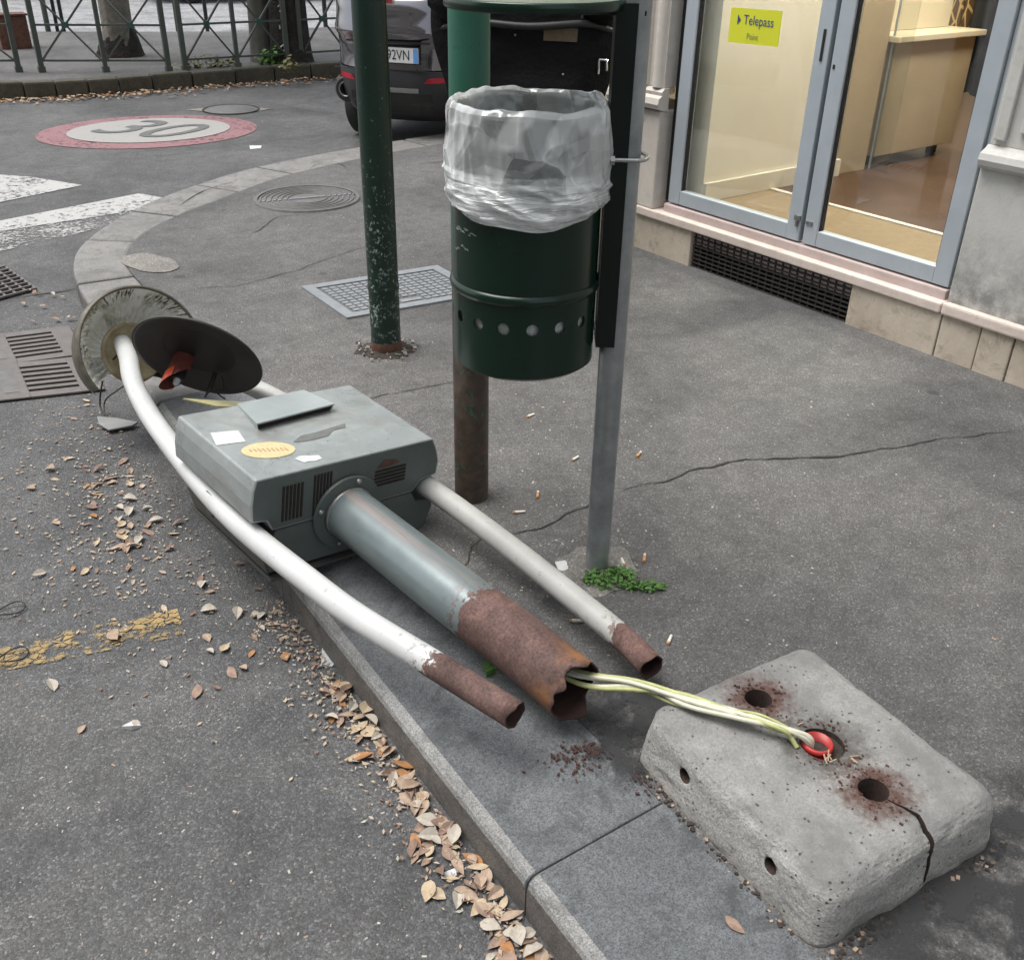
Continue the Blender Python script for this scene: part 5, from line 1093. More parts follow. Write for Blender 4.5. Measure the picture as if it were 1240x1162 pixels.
random.seed(61); mb = MB()
for k in range(340):
    q = random.random(); x, y = (random.uniform(-0.20, 0.23), -0.246 - abs(random.gauss(0, 0.014))) if q < 0.6 else (0.225 + abs(random.gauss(0, 0.01)), random.uniform(-0.23, 0.1)) if q < 0.75 else (-0.222 - abs(random.gauss(0, 0.008)), random.uniform(-0.2, 0.24))
    p = Matrix.Rotation(BRZ, 3, 'Z') @ Vector((x, y, 0)) + BB; s_ = random.uniform(0.0015, 0.006); mb.box((p.x, p.y, PZ + 0.002), (s_ * 1.5, s_, s_ * 0.7), random.choice((0, 0, 0, 1)), Matrix.Rotation(random.random() * 3, 3, 'Z'))
tag(mb.build('base_grit', [M['soil'], M['leaf0']]), 'dark grit and soil packed along the foot of the concrete base', 'grit', kind='stuff')
# ------------------------------------------------------------------ rust dirt on the pavement
random.seed(11); mb = MB()
for k in range(260):
    cx_, cy_, sd_ = random.choice((((690, 915), None, 16), ((722, 905), None, 8), ((785, 945), None, 22), ((745, 925), None, 26)))[0:3] if False else random.choice([(690, 915, 14), (722, 906, 7), (790, 945, 20), (700, 920, 22)])
    p = g(random.gauss(cx_, sd_), random.gauss(cy_, sd_ * 0.6), PZ + 0.004); s = random.uniform(0.001, 0.0045)
    mb.box((p.x, p.y, PZ + 0.003), (s * 1.7, s, s * 0.6), 0, Matrix.Rotation(random.random() * 3, 3, 'Z'))
tag(mb.build('rust_flakes', M['rustdirt']), 'red brown rust flakes scattered on the pavement beside the concrete base', 'rust flakes', kind='stuff')

# ------------------------------------------------------------------ leaves and litter
def leaf_mesh(i, L, W_, curl, seed):
    mb = MB(); n = 6; vs = []
    for k in range(n + 1):
        q = k / n; w_ = W_ * math.sin(math.pi * q ** 0.8) * (1 + 0.15 * mnoise.noise(Vector((q * 5, seed, 0))))
        x = L * (q - 0.5); zc = 0.18 * curl * L * math.sin(q * 3 + seed); e = curl * w_ * 0.9
        b = 0.05 * L * math.sin(q * 3.0 + seed * 2)
        vs += [(x, b - w_, zc + e), (x, b, zc), (x, b + w_, zc + e * (0.4 + 0.6 * math.sin(seed * 7) ** 2))]
    zmin = min(v[2] for v in vs); vs = [(x, y, z - zmin + 0.001) for x, y, z in vs]
    fs = []
    for k in range(n): a = 3 * k; fs += [(a, a + 3, a + 4, a + 1), (a + 1, a + 4, a + 5, a + 2)]
    mb.add(vs, fs, 0, False); return mb.mesh('leaf')
LV = []
random.seed(3)
for i in range(18):
    me = leaf_mesh(i, random.uniform(0.034, 0.052), random.uniform(0.008, 0.0155), random.choice((0.08, 0.2, 0.35, 0.6)), i * 1.37)
    me.materials.append(M['leaf%d' % (i % 5 if i < 15 else (0, 2, 5)[i - 15])]); LV.append(me)
LC = [i % 5 if i < 15 else (0, 2, 5)[i - 15] for i in range(18)]
COLN = ['tan', 'brown', 'straw coloured', 'dark brown', 'greyish', 'orange']
def lay_leaf(x, y, z, label, group, idx=None, tilt=0.22, sc=1.0):
    i = random.randrange(18) if idx is None else idx
    o = bpy.data.objects.new('dry_leaf', LV[i]); COL.objects.link(o)
    o.location = (x, y, z); o.rotation_euler = (random.gauss(0, tilt), random.gauss(0, tilt * 0.6), random.random() * 6.283); s = random.uniform(0.5, 1.12) * sc; o.scale = (s, s, s)
    tag(o, (COLN[LC[i]] + ' ' + label) if group else label, 'leaf', group)
random.seed(12)
for k in range(150):      # gutter drift
    q = random.random() ** 0.8; y = 1.60 - q * 1.0; off = abs(random.gauss(0, 0.032)) * (1.0 if q > 0.1 else 0.5) + 0.012
    x = 0.635 - off; lay_leaf(x, y, 0.003 + random.random() * 0.010 * math.exp(-off * 22), 'dry curled leaf in the drift along the near kerb gutter', 'dry leaves drifted along the near kerb')
for k in range(110):       # beside the cabinet
    px, py = random.gauss(165, 52), random.gauss(595, 68); p = g(px, py, 0)
    if p.x > 0.5 or px < 14: continue
    lay_leaf(p.x, p.y, 0.003, 'dry leaf on the road left of the fallen kiosk cabinet', 'dry leaves beside the kiosk cabinet', sc=0.95)
for k in range(34):       # in front of the cabinet on the road
    px, py = random.gauss(318, 50), random.gauss(745, 45); p = g(px, py, 0)
    if p.x > 0.60: continue
    lay_leaf(p.x, p.y, 0.003, 'dry leaf on the road between the yellow marking and the kerb', 'dry leaves by the yellow marking', sc=0.9)
for k in range(28):       # by the drain grates
    px, py = random.uniform(20, 170), random.uniform(355, 400); p = g(px, py, 0)
    if p.x > 0.66: continue
    lay_leaf(p.x, p.y, 0.015, 'small dry leaf on the road by the drain grates', 'dry leaves by the drain grates', sc=0.75)
for k, (px, py) in enumerate([(62, 832), (165, 878), (198, 806), (262, 834), (238, 838), (48, 697), (103, 694), (520, 1082), (255, 790), (288, 744), (100, 884), (475, 945), (530, 1085)]):
    p = g(px, py, 0); lay_leaf(p.x, p.y, 0.003, 'single dry leaf lying alone on the open near road', 'lone leaves on the near road', idx=(4, 4, 4, 3, 1, 4, 2, 2, 4, 4, 0, 4, 2)[k])
p = g(890, 1121, PZ); lay_leaf(p.x, p.y, PZ + 0.003, 'single flat pinkish brown leaf on granite kerb before the concrete base', None, idx=1, tilt=0.05)
p = g(446, 862, 0); lay_leaf(p.x, p.y, 0.012, 'largest pale tan leaf standing at the head of the gutter drift', None, idx=2, sc=1.5)
random.seed(55); mb = MB()
for k in range(1300):
    y = 0.45 + random.random() ** 0.9 * 1.5; off = abs(random.gauss(0, 0.05)) + 0.006; x = 0.635 - off; L = random.uniform(0.0015, 0.008); a = random.random() * 6.28; dx, dy = L * math.cos(a), L * math.sin(a); z = 0.003 + random.random() * 0.006
    mb.add([(x - dx, y - dy, z), (x + dy * 0.5, y - dx * 0.5, z + random.random() * 0.003), (x + dx, y + dy, z + random.random() * 0.003), (x - dy * 0.4, y + dx * 0.4, z)], [(0, 1, 2, 3)], random.randrange(4))
for k in range(1500):
    p = g(random.gauss(150, 75), random.gauss(590, 95), 0); L = random.uniform(0.0015, 0.0085); a = random.random() * 6.28; dx, dy = L * math.cos(a), L * math.sin(a); z = 0.003 + random.random() * 0.003
    if p.x < 0.55: mb.add([(p.x - dx, p.y - dy, z), (p.x + dy * 0.5, p.y - dx * 0.5, z + random.random() * 0.003), (p.x + dx, p.y + dy, z), (p.x - dy * 0.4, p.y + dx * 0.4, z)], [(0, 1, 2, 3)], random.randrange(4))
tag(mb.build('leaf_fragments', [M['leaf0'], M['leaf2'], M['leaf3'], M['leaf4']], fixn=False), 'broken leaf fragments in the gutter and beside the kiosk', 'leaf fragments', kind='stuff')
# far gutter litter: too many to count
random.seed(31); mb = MB()
for k in range(1500):
    s = random.random() * 42 + 2; i = min(int(s), len(far) - 2); p = far[i].lerp(far[i + 1], s - i); d = abs(random.gauss(0, 0.13)) + 0.02
    if not 0.5 < p.x < 6: continue
    a = random.random() * 6.28; L = random.uniform(0.012, 0.03); dx, dy = L * math.cos(a), L * math.sin(a); z = 0.006 + random.random() * 0.02
    mb.add([(p.x - dx, p.y - d - dy, z), (p.x + dy * 0.5, p.y - d - dx * 0.5, z + random.random() * 0.012), (p.x + dx, p.y - d + dy, z + random.random() * 0.01), (p.x - dy * 0.5, p.y - d + dx * 0.5, z)], [(0, 1, 2, 3)], random.choice((0, 0, 1, 2)))
tag(mb.build('leaf_litter', [M['leaf0'], M['leaf2'], M['leaf5']], fixn=False), 'drift of dry leaves along the dark far kerb', 'leaf litter', kind='stuff')
# pale crumbs over road and pavement
random.seed(8); mb = MB(); mb2 = MB()
def crumb(mb, p, s, z):
    r3 = Matrix.Rotation(random.random() * 6, 3, 'Z'); mb.box((p.x, p.y, z + s * 0.2), (s * random.uniform(1, 2.6), s, s * 0.4), random.choice((0, 0, 1, 2)), r3)
for k in range(900):
    px, py = random.choice([(random.gauss(190, 70), random.gauss(610, 70)), (random.gauss(330, 60), random.gauss(740, 60)), (random.uniform(11, 560), random.uniform(300, 1162)), (random.uniform(11, 620), random.uniform(640, 1162)), (random.gauss(80, 50), random.gauss(375, 25))])
    p = g(px, py, 0)
    if p.x > 0.62 or p.y > 6: continue
    crumb(mb, p, random.uniform(0.001, 0.0038), 0)
for k in range(420):
    px, py = random.choice([(random.uniform(230, 560), random.uniform(190, 480)), (random.uniform(560, 1227), random.uniform(470, 800)), (random.uniform(540, 800), random.uniform(480, 720))])
    p = g(px, py, PZ)
    if p.x < 0.98 or p.x > 3.1: continue
    crumb(mb2, p, random.uniform(0.001, 0.004), PZ)
tag(mb.build('road_crumbs', [M['chips'], M['leaf0'], M['leaf4']]), 'pale crumbs and leaf fragments scattered over the road', 'litter crumbs', kind='stuff')
tag(mb2.build('pavement_crumbs', [M['chips'], M['leaf0'], M['leaf4']]), 'tiny pale crumbs scattered over the pavement asphalt', 'litter crumbs', kind='stuff')
# cigarette butts on the pavement
BT = [(697, 556, 0.3, 1, 'white cigarette butt right of the rusty post, beyond the others'), (651, 601, 0.9, 0, 'orange cigarette butt between rusty post and galvanised post'), (630, 621, -0.4, 1, 'white cigarette butt nearest the light grey tube below the bin'), (643, 504, 0.2, 1, 'small white butt just below the bin, farthest one'), (780, 678, 0.8, 0, 'orange tipped butt right of the green weeds'), (754, 681, 1.1, 1, 'white butt at the foot of the galvanised post above the weeds'), (811, 775, 0.6, 1, 'white butt near the rusty end of the right tube'), (773, 552, 0.5, 0, 'small orange butt alone right of galvanised post'), (700, 753, -0.6, 1, 'white butt between main tube and right tube')]
for x, y, a, kd, lb in BT: butt(g(x, y, PZ), a, kd, lb, group='butts on the pavement')
# paper and plastic scraps
def flat_scrap(name, pts, z, mat_, label, cat, th=0.0015, lift=0.004):
    P = [g(x, y, z) for x, y in pts]; c_ = sum(P, Vector()) / len(P); mb = MB(); n = len(P)
    top = [(p.x - c_.x, p.y - c_.y, th + lift * random.random()) for p in P]; mb.add(top + [(0, 0, th + lift * 0.2)] + [(p.x - c_.x, p.y - c_.y, 0.0005) for p in P], [(i, (i + 1) % n, n) for i in range(n)] + [(i, n + 1 + i, n + 1 + (i + 1) % n, (i + 1) % n) for i in range(n)])
    o = mb.build(name, mat_); o.location = c_; tag(o, label, cat); return o
flat_scrap('plastic_shard', [(390, 786), (403, 790), (409, 800), (402, 808), (389, 804)], 0, M['clearshard'], 'clear pale plastic shard lying on the road near the kerb', 'shard')
flat_scrap('plastic_shard', [(404, 834), (420, 831), (421, 848), (402, 848)], 0, M['clearshard'], 'grey plastic shard at the head of the gutter leaves', 'shard')
flat_scrap('paper_scrap', [(537, 1058), (552, 1052), (553, 1060), (540, 1065)], 0, M['paper'], 'small white paper scrap in the gutter leaves near the kerb joint', 'paper')
flat_scrap('paper_scrap', [(672, 682), (684, 680), (690, 684), (686, 694), (676, 690)], PZ, M['paper'], 'torn white paper behind the light grey tube near galvanised post', 'paper')
flat_scrap('paper_scrap', [(302, 177), (317, 177), (316, 180), (303, 181)], 0, M['paper'], 'white paper strip on the road beside the painted red circle', 'paper')
flat_scrap('paper_scrap', [(140, 106), (156, 106), (156, 110), (140, 111)], 0.02, M['paper'], 'bright white paper scrap against the far dark kerb', 'paper', 0.03, 0.02)
flat_scrap('paper_scrap', [(148, 882), (160, 875), (172, 880), (160, 884)], 0, M['paper'], 'crumpled pale scrap alone on the open near road', 'paper', 0.002, 0.012)
flat_scrap('green_shard', [(585, 806), (593, 799), (603, 803), (600, 814), (589, 820)], PZ, M['weed'], 'dark green crumpled leaf beside the rusty main tube', 'leaf', 0.002, 0.015)
# black wire rings at the left edge
for k, (px, py) in enumerate(((12, 740), (15, 796))):
    p = g(px, py, 0.004); mb = MB(); mb.tube([(0.035 * math.cos(2 * math.pi * i / 20), 0.022 * math.sin(2 * math.pi * i / 20), 0.006 + 0.005 * math.sin(4 * math.pi * i / 20)) for i in range(20)], 0.002, 6, closed=True)
    o = mb.build('wire_loop', M['black']); o.location = p; tag(o, ('thin black wire loop on the road at left edge, above the yellow paint', 'thin black wire loop lying on the yellow paint at left edge')[k], 'wire')
# weeds at the post foot
def weed(name, p, n, rx, ry, hgt, mat_, label, ls=0.008, seed=1, rot=0.0):
    random.seed(seed); e = empty(name, p); mb = MB(); ms_ = MB()
    for k in range(n):
        a = random.random() * 6.283; d = random.random() ** 0.6; x0, y0 = rx * d * math.cos(a), ry * d * math.sin(a); x, y = x0 * math.cos(rot) - y0 * math.sin(rot), x0 * math.sin(rot) + y0 * math.cos(rot)
        z = hgt * random.random() * (1 - 0.5 * d) + 0.003; s = ls * random.uniform(0.6, 1.3)
        r3 = Matrix.Rotation(random.random() * 6.28, 3, 'Z') @ Matrix.Rotation(random.uniform(-0.7, 0.7), 3, 'X') @ Matrix.Rotation(random.uniform(-0.7, 0.7), 3, 'Y')
        mb.add([Vector((x, y, z)) + r3 @ Vector(q) for q in ((-s, 0, 0), (-s * 0.2, s * 0.6, s * 0.15), (s, 0, 0), (-s * 0.2, -s * 0.6, s * 0.15))], [(0, 1, 2), (0, 2, 3)])
        if k % 5 == 0: ms_.bar((x * 0.6, y * 0.6, 0.0), (x, y, z), 0.0016)
    o = mb.build('foliage', mat_, e, fixn=False); o['kind'] = 'stuff'; o = ms_.build('stems', mat_, e); o['kind'] = 'stuff'
    tag(e, label, 'weed'); return e
weed('weed_plant', g(738, 703, PZ), 330, 0.065, 0.042, 0.03, M['weed'], 'low green weed growing at the foot of the galvanised post', 0.007, 1, -0.4)
weed('weed_plant', g(780, 712, PZ), 130, 0.055, 0.02, 0.018, M['weed'], 'thin strand of green weed trailing right over the pavement', 0.0065, 2, -0.6)
weed('weed_plant', g(335, 78, FZ), 160, 0.20, 0.10, 0.20, M['weed'], 'green weed tuft at the tree trunk on the far kerb', 0.03, 3)
weed('weed_plant', g(250, 82, FZ), 160, 0.35, 0.08, 0.12, M['drygrass'], 'dry yellowish weeds along the far fence foot', 0.025, 4)
weed('weed_plant', g(352, 88, FZ), 60, 0.10, 0.06, 0.16, M['drygrass'], 'small dry weed clump on the far kerb edge right of the green tuft', 0.025, 5)

# ------------------------------------------------------------------ far fence, trees, bollards
def fence(a, b, label):
    a, b = Vector((*a, FZ)), Vector((*b, FZ)); e = empty('fence_panel', a); d = b - a; L = d.length; d.normalize(); Z = Vector((0, 0, 1))
    zb, zm, zt = 0.10, 0.40, 0.70
    for q in (0, 0.5, 1):
        mb = MB(); mb.bar(d * (L * q), d * (L * q) + Z * 0.80, 0.044 if q != 0.5 else 0.036); mb.bar(d * (L * q), d * (L * q) + Z * 0.05, 0.06); mb.build('post', M['fence'], e)
    for z in (zb, zm, zt):
        mb = MB(); mb.bar(d * 0.02 + Z * z, d * (L - 0.02) + Z * z, 0.018, 0.018); mb.build('rail', M['fence'], e)
    for q in (0, 0.5):
        for za, zc in ((zb, zt), (zt, zb)):
            mb = MB(); mb.bar(d * (L * q + 0.02) + Z * za, d * (L * (q + 0.5) - 0.02) + Z * zc, 0.022, 0.016 if za < zc else 0.014); mb.build('brace', M['fence'], e)
        n_ = Vector((-d.y, d.x, 0)); c_ = d * (L * (q + 0.25)) + Z * zm; mb = MB(); mb.bar(c_ - n_ * 0.014, c_ + n_ * 0.014, 0.05); mb.build('boss_plate', M['fence_g'], e)
    tag(e, label, 'fence', 'far fence panels')
fence((0.35, 11.15), (1.62, 10.62), 'leftmost green metal fence panel cut by the left edge')
fence((1.80, 10.52), (2.82, 10.02), 'angled green metal fence panel with crossed braces in front of the pale trunk')
fence((2.97, 10.00), (3.99, 10.00), 'green metal fence panel with crossed braces left of the dark trunk')
fence((4.14, 10.0), (5.16, 10.02), 'green metal fence panel partly hidden by the parked car')
def tree(name, x, y, r, h_, mat_, label, seed, flare=1.5, crown=True, boot=None):
    e = empty(name, (x, y, FZ)); mb = MB()
    def fn(u_, v_):
        a = 2 * math.pi * u_; z = h_ * v_; k = 1 + (flare - 1) * math.exp(-z / 0.14) - 0.25 * v_
        rr = r * k * (1 + 0.10 * mnoise.noise(Vector((math.cos(a) * 2.2, math.sin(a) * 2.2, z * 1.2 + seed))) + 0.05 * mnoise.noise(Vector((math.cos(a) * 8, math.sin(a) * 8, z * 2 + seed))))
        return (rr * math.cos(a) + 0.05 * v_, rr * math.sin(a), z - 0.03)
    mb.grid(fn, 32, 40, 0, True); tr_ = mb.build('trunk', mat_, e)
    if crown:
        random.seed(int(seed * 10)); 
        for k in range(6):
            a = k * 1.05 + random.random(); b0 = Vector((0.05, 0, h_ * random.uniform(0.75, 0.97))); tip = b0 + Vector((math.cos(a) * 1.3, math.sin(a) * 1.3, random.uniform(0.7, 1.6)))
            mb = MB(); mb.tube(catmull([b0, b0.lerp(tip, 0.5) + Vector((0, 0, 0.15)), tip], 4), [r * 0.4 * (1 - i / 8 * 0.75) for i in range(9)], 8); mb.build('limb', mat_, e)
        mb = MB()
        for k in range(2600):
            while True:
                q = Vector((random.uniform(-1, 1), random.uniform(-1, 1), random.uniform(-1, 1)))
                if 0.15 < q.length < 1 and mnoise.noise(q * 2.6 + Vector((seed, 0, 0))) > -0.12: break
            c_ = Vector((q.x * 1.9, q.y * 1.9, h_ + 0.9 + q.z * 1.1)); s = random.uniform(0.03, 0.06)
            r3 = Matrix.Rotation(random.random() * 6.28, 3, 'Z') @ Matrix.Rotation(random.uniform(-1.2, 1.2), 3, 'X')
            mb.add([c_ + r3 @ Vector(v_) for v_ in ((-s, 0, 0), (0, s * 0.7, 0), (s, 0, 0), (0, -s * 0.7, 0))], [(0, 1, 2, 3)])
        o = mb.build('crown', M['weed'], e, fixn=False); o['kind'] = 'stuff'
    tag(e, label, 'tree'); return e
pa = g(150, 70, FZ); t1 = tree('street_tree', pa.x + 0.02, pa.y + 0.15, 0.15, 3.6, M['bark_pale'], 'pale barked street tree with a black base behind the fence', 1.7, 1.2)
mb = MB()
def bootf(u_, v_):
    a = 2 * math.pi * u_; rr = 0.215 * (1 - 0.30 * v_) * (1 + 0.25 * mnoise.noise(Vector((math.cos(a) * 2, math.sin(a) * 2, 1.0))) + 0.08 * mnoise.noise(Vector((math.cos(a) * 6, math.sin(a) * 6, v_ * 4))))
    return (rr * math.cos(a) * 1.1, rr * math.sin(a) * 0.9, 0.22 * v_ * (1 + 0.35 * math.sin(a + 2)))
mb.grid(bootf, 30, 10, 0, True); mb.build('blackened_base', M['bark'], t1)
pb = g(328, 80, FZ); tree('street_tree', pb.x + 0.05, pb.y + 0.35, 0.105, 3.4, simple('grey_bark', (0.13, 0.125, 0.11), (0.075, 0.07, 0.062), 9, 0.95, 0, 0.5), 'slim grey trunk left of the dark trunk behind the fence', 4.1, 1.15)
pc = g(362, 78, FZ); t3 = tree('street_tree', pc.x + 0.0, pc.y + 0.20, 0.19, 3.8, M['bark'], 'thick blackish trunk with white graffiti marks near the parked car', 7.3, 1.2)
random.seed(77)
for z_, x_ in ((0.16, 0), (0.34, -0.01), (0.5, -0.02), (0.62, 0)):
    for k in range(3):
        a = R_(-128) + random.uniform(-0.12, 0.12); p = Vector((0.212 * math.cos(a), 0.212 * math.sin(a), z_ + random.uniform(-0.03, 0.03))); q = p + Vector((random.uniform(-0.05, 0.05), random.uniform(-0.0, 0.01), random.uniform(-0.05, 0.05)))
        mb = MB(); mb.tube([p, q], 0.007, 5); mb.build('graffiti_stroke', M['paper'], t3)
for k, (px, py, h_, r, mt, lb) in enumerate(((61, 50, 0.9, 0.032, M['fence'], 'dark bollard left of two slimmer ones across the street'), (72, 49, 0.9, 0.022, M['black'], 'thin black post between two bollards across the street'), (80, 50, 0.9, 0.022, M['black'], 'thin black post right of its twin across the street'), (217, 46, 0.9, 0.028, M['black'], 'black post with pale foot across the street behind the middle fence panel'), (252, 42, 0.9, 0.026, M['black'], 'black post across the street seen above the brace crossing'), (395, 40, 0.9, 0.03, M['black'], 'black post across the street beside the parked car'))):
    p = g(px, py, 0.02); post('street_bollard', p.x, p.y, r, h_, mt, lb, 'bollard', 0.0, 12)
p = g(20, 62, 0.1); e = empty('brown_bin_box', (p.x, p.y, FZ)); mb = MB(); mb.box((0, 0, 0.16), (0.30, 0.22, 0.32)); mb.build('box', M['rust'], e, bevel=0.01); mb = MB(); mb.box((0, 0, 0.33), (0.33, 0.25, 0.02)); mb.build('cover', M['rust'], e, bevel=0.004); tag(e, 'brown box standing behind the leftmost fence panel', 'box')
# far pavement edge strip of road beyond is a paler sheet with sunlight in its colour

# ------------------------------------------------------------------ cars
def make_car(name, paint_m, label, detail=True):
    e = tag(empty(name), label, 'car')
    # plan outlines stacked by height: (z, rear, front, half width)
    LVc = [(0.20, 0.16, 2.62, 0.48), (0.26, 0.06, 2.74, 0.545), (0.33, 0.015, 2.80, 0.585), (0.42, -0.012, 2.83, 0.60), (0.50, -0.006, 2.83, 0.605), (0.545, 0.0, 2.82, 0.607),
           (0.552, 0.006, 2.81, 0.607), (0.60, 0.016, 2.80, 0.61), (0.68, 0.022, 2.78, 0.615), (0.735, 0.012, 2.75, 0.615), (0.765, -0.030, 2.72, 0.612), (0.785, -0.032, 2.68, 0.61), (0.83, -0.006, 2.58, 0.602), (0.90, 0.012, 2.40, 0.59), (0.97, 0.034, 2.02, 0.575), (0.985, 0.05, 1.98, 0.568),
           (0.99, 0.055, 1.96, 0.565), (1.08, 0.13, 1.74, 0.535), (1.20, 0.26, 1.48, 0.49), (1.235, 0.30, 1.40, 0.475), (1.24, 0.31, 1.38, 0.472), (1.275, 0.42, 1.26, 0.43), (1.29, 0.62, 1.10, 0.34)]
    N_ = 72
    def loop(z, ar, af, hw):
        L = af - ar; c_ = (af + ar) / 2; out = []
        for j in range(N_):
            th = 2 * math.pi * j / N_; ct, st = math.cos(th), math.sin(th); n1 = 3.6 if ct < 0 else 3.0
            # longer straight sides, rounded ends
            x = math.copysign(abs(ct) ** (2 / n1), ct) * L / 2; y = math.copysign(abs(st) ** (2 / 4.2), st) * hw
            taper = 1 - 0.16 * max(0, (-x / (L / 2)) - 0.62) ** 1.15 / 0.38 ** 1.15 * 1.0 if x < 0 else 1 - 0.18 * max(0, (x / (L / 2)) - 0.6) / 0.4
            out.append((c_ + x, y * taper, z))
        return out
    def band(nm, i0, i1, m_):
        mb = MB(); vs = []
        for k in range(i0, i1): vs += loop(*LVc[k])
        R2 = i1 - i0
        mb.add(vs, [(k * N_ + j, k * N_ + (j + 1) % N_, (k + 1) * N_ + (j + 1) % N_, (k + 1) * N_ + j) for k in range(R2 - 1) for j in range(N_)], 0, True)
        return mb, vs
    mb, vs = band('bumper', 0, 6, None); mb.add(vs[:N_], [tuple(range(N_))[::-1]]); mb.build('bumper_skirt', M['carplastic'], e)
    mb, vs = band('body', 6, 16, None); mb.build('body', paint_m, e)
    mb, vs = band('glass', 16, 20, None); mb.build('windows', M['carglass'], e)
    mb, vs = band('roof', 20, 23, None); mb.add(vs[-N_:], [tuple(range(N_))]); mb.build('roof', paint_m, e)
    for xs, nm in ((0.62, 'rear'), (2.28, 'front')):
        for s in (-1, 1):
            wr = empty('wheel', (xs, s * 0.455, 0.235)); wr.parent = e
            mb = MB(); mb.lathe([(0.15, -0.085), (0.215, -0.085), (0.232, -0.07), (0.235, 0.0), (0.232, 0.07), (0.215, 0.085), (0.15, 0.085)], 36, axis='Y'); mb.build('tyre', M['tyre'], wr)
            mb = MB(); mb.lathe([(0.15, s * 0.08), (0.14, s * 0.05), (0.05, s * 0.06), (0.0, s * 0.065)], 24, axis='Y'); mb.build('rim', M['rim'], wr)
            mb = MB(); mb.lathe([(0.24, s * 0.02), (0.24, s * 0.028), (0.0, s * 0.028)], 36, axis='Y'); o = mb.build('wheel_arch', M['black'], e); o.location = (xs, s * 0.44, 0.255)
    def rb(nm, y0, y1, z0, z1, x, m_, th=0.012, par=e, bev=0.003):
        mb = MB(); mb.box((x, (y0 + y1) / 2, (z0 + z1) / 2), (th, y1 - y0, z1 - z0)); return mb.build(nm, m_, par, bevel=bev)
    # rear details (local -x is the tail; +y is the car's left)
    def rear_x(y, z):
        k = max(i_ for i_ in range(len(LVc)) if LVc[i_][0] <= z); k = min(k, len(LVc) - 2); q = (z - LVc[k][0]) / (LVc[k + 1][0] - LVc[k][0])
        lp = [loop(*LVc[k]), loop(*LVc[k + 1])]; out = []
        for l_ in lp:
            c_ = sorted((abs(p[1] - y), p[0]) for p in l_ if p[0] < 0.9)[:2]; out.append((c_[0][1] * (c_[1][0] + 1e-6) + c_[1][1] * (c_[0][0] + 1e-6)) / (c_[0][0] + c_[1][0] + 2e-6))
        return out[0] + (out[1] - out[0]) * q
    def skin(nm, ya, yb, za, zb, m_, off=0.004, nu=9, nv=4, par=e, slant=0.0):
        mb = MB()
        def fn(u_, v_):
            z = za + (zb - za) * v_; y = ya + (yb - ya) * u_ + slant * (v_ - 0.5) * (1 - 2 * u_); return (rear_x(y, z) - off, y, z)
        mb.grid(fn, nu, nv); return mb.build(nm, m_, par, fixn=False)
    for s in (-1, 1):
        skin('reflector', s * 0.27, s * 0.425, 0.472, 0.506, M['reflector'], 0.005, slant=s * 0.03)
        xe = rear_x(s * 0.39, 0.385)
        mb = MB(); mb.lathe([(0.030, 0.10), (0.050, 0.10), (0.054, -0.006), (0.050, -0.012), (0.042, -0.008), (0.038, 0.08), (0.0, 0.08)], 24, axis='X', c=(xe, s * 0.385, 0.385), ms=[0, 0, 0, 2, 1, 1]); mb.build('exhaust_tip', [M['carplastic'], M['black'], M['bolt']], e)
        mb = MB(); mb.lathe([(0.056, 0.10), (0.080, 0.06), (0.084, 0.004), (0.074, -0.004), (0.056, 0.004)], 24, axis='X', c=(xe, s * 0.385, 0.385)); mb.build('exhaust_bezel', M['carplastic'], e)
        skin('tail_lamp', s * 0.20, s * 0.50, 1.0, 1.06, M['lamp_red'], 0.006)
    skin('skid_trim', -0.22, 0.22, 0.408, 0.440, M['bolt'], 0.006)
    skin('diffuser', -0.30, 0.30, 0.27, 0.40, M['black'], 0.004)
    rb('boot_seam', -0.40, 0.40, 0.5465, 0.5505, 0.004, M['black'], 0.012, bev=0)
    rb('plate_recess', -0.30, 0.30, 0.715, 0.728, 0.012, M['black'], 0.02)
    pr = rb('number_plate', -0.225, 0.225, 0.595, 0.690, 0.004, M['plate_w'], 0.010); rb('plate_surround', -0.232, 0.232, 0.588, 0.697, 0.008, M['black'], 0.010)
    rb('blue_band', -0.2235, -0.188, 0.597, 0.688, -0.0018, M['plate_b'], 0.002, pr, 0); rb('blue_band', 0.188, 0.2235, 0.597, 0.688, -0.0018, M['plate_b'], 0.002, pr, 0)
    TMc = Matrix(((0, 0, -1, -0.003), (-1, 0, 0, 0), (0, 1, 0, 0), (0, 0, 0, 1)))
    if detail: text_mesh('plate_characters', '92VN', 0.088, M['ink'], pr, TMc @ Matrix.Translation((0.08, 0.6425, 0)), squash=0.80)
    mb = MB(); mb.lathe([(0.0, -0.004), (0.042, -0.004), (0.050, -0.010), (0.056, -0.004), (0.056, 0.03)], 28, axis='X', c=(0.032, 0, 0.955), ms=[1, 0, 0, 0]); mb.build('badge', [M['chrome'], M['lamp_red']], e)
    mb = MB()
    for s in (-1, 1): mb.box((1.82, s * 0.62, 0.98), (0.10, 0.10, 0.07))
    mb.build('mirror', paint_m, e, bevel=0.015)
    return e
car = make_car('parked_car', M['carpaint'], 'dark brown metallic car seen from behind, parked beyond the green pole')
car.location = (3.27, 6.41, 0); car.rotation_euler = (0, 0, math.atan2(0.63, 0.775))
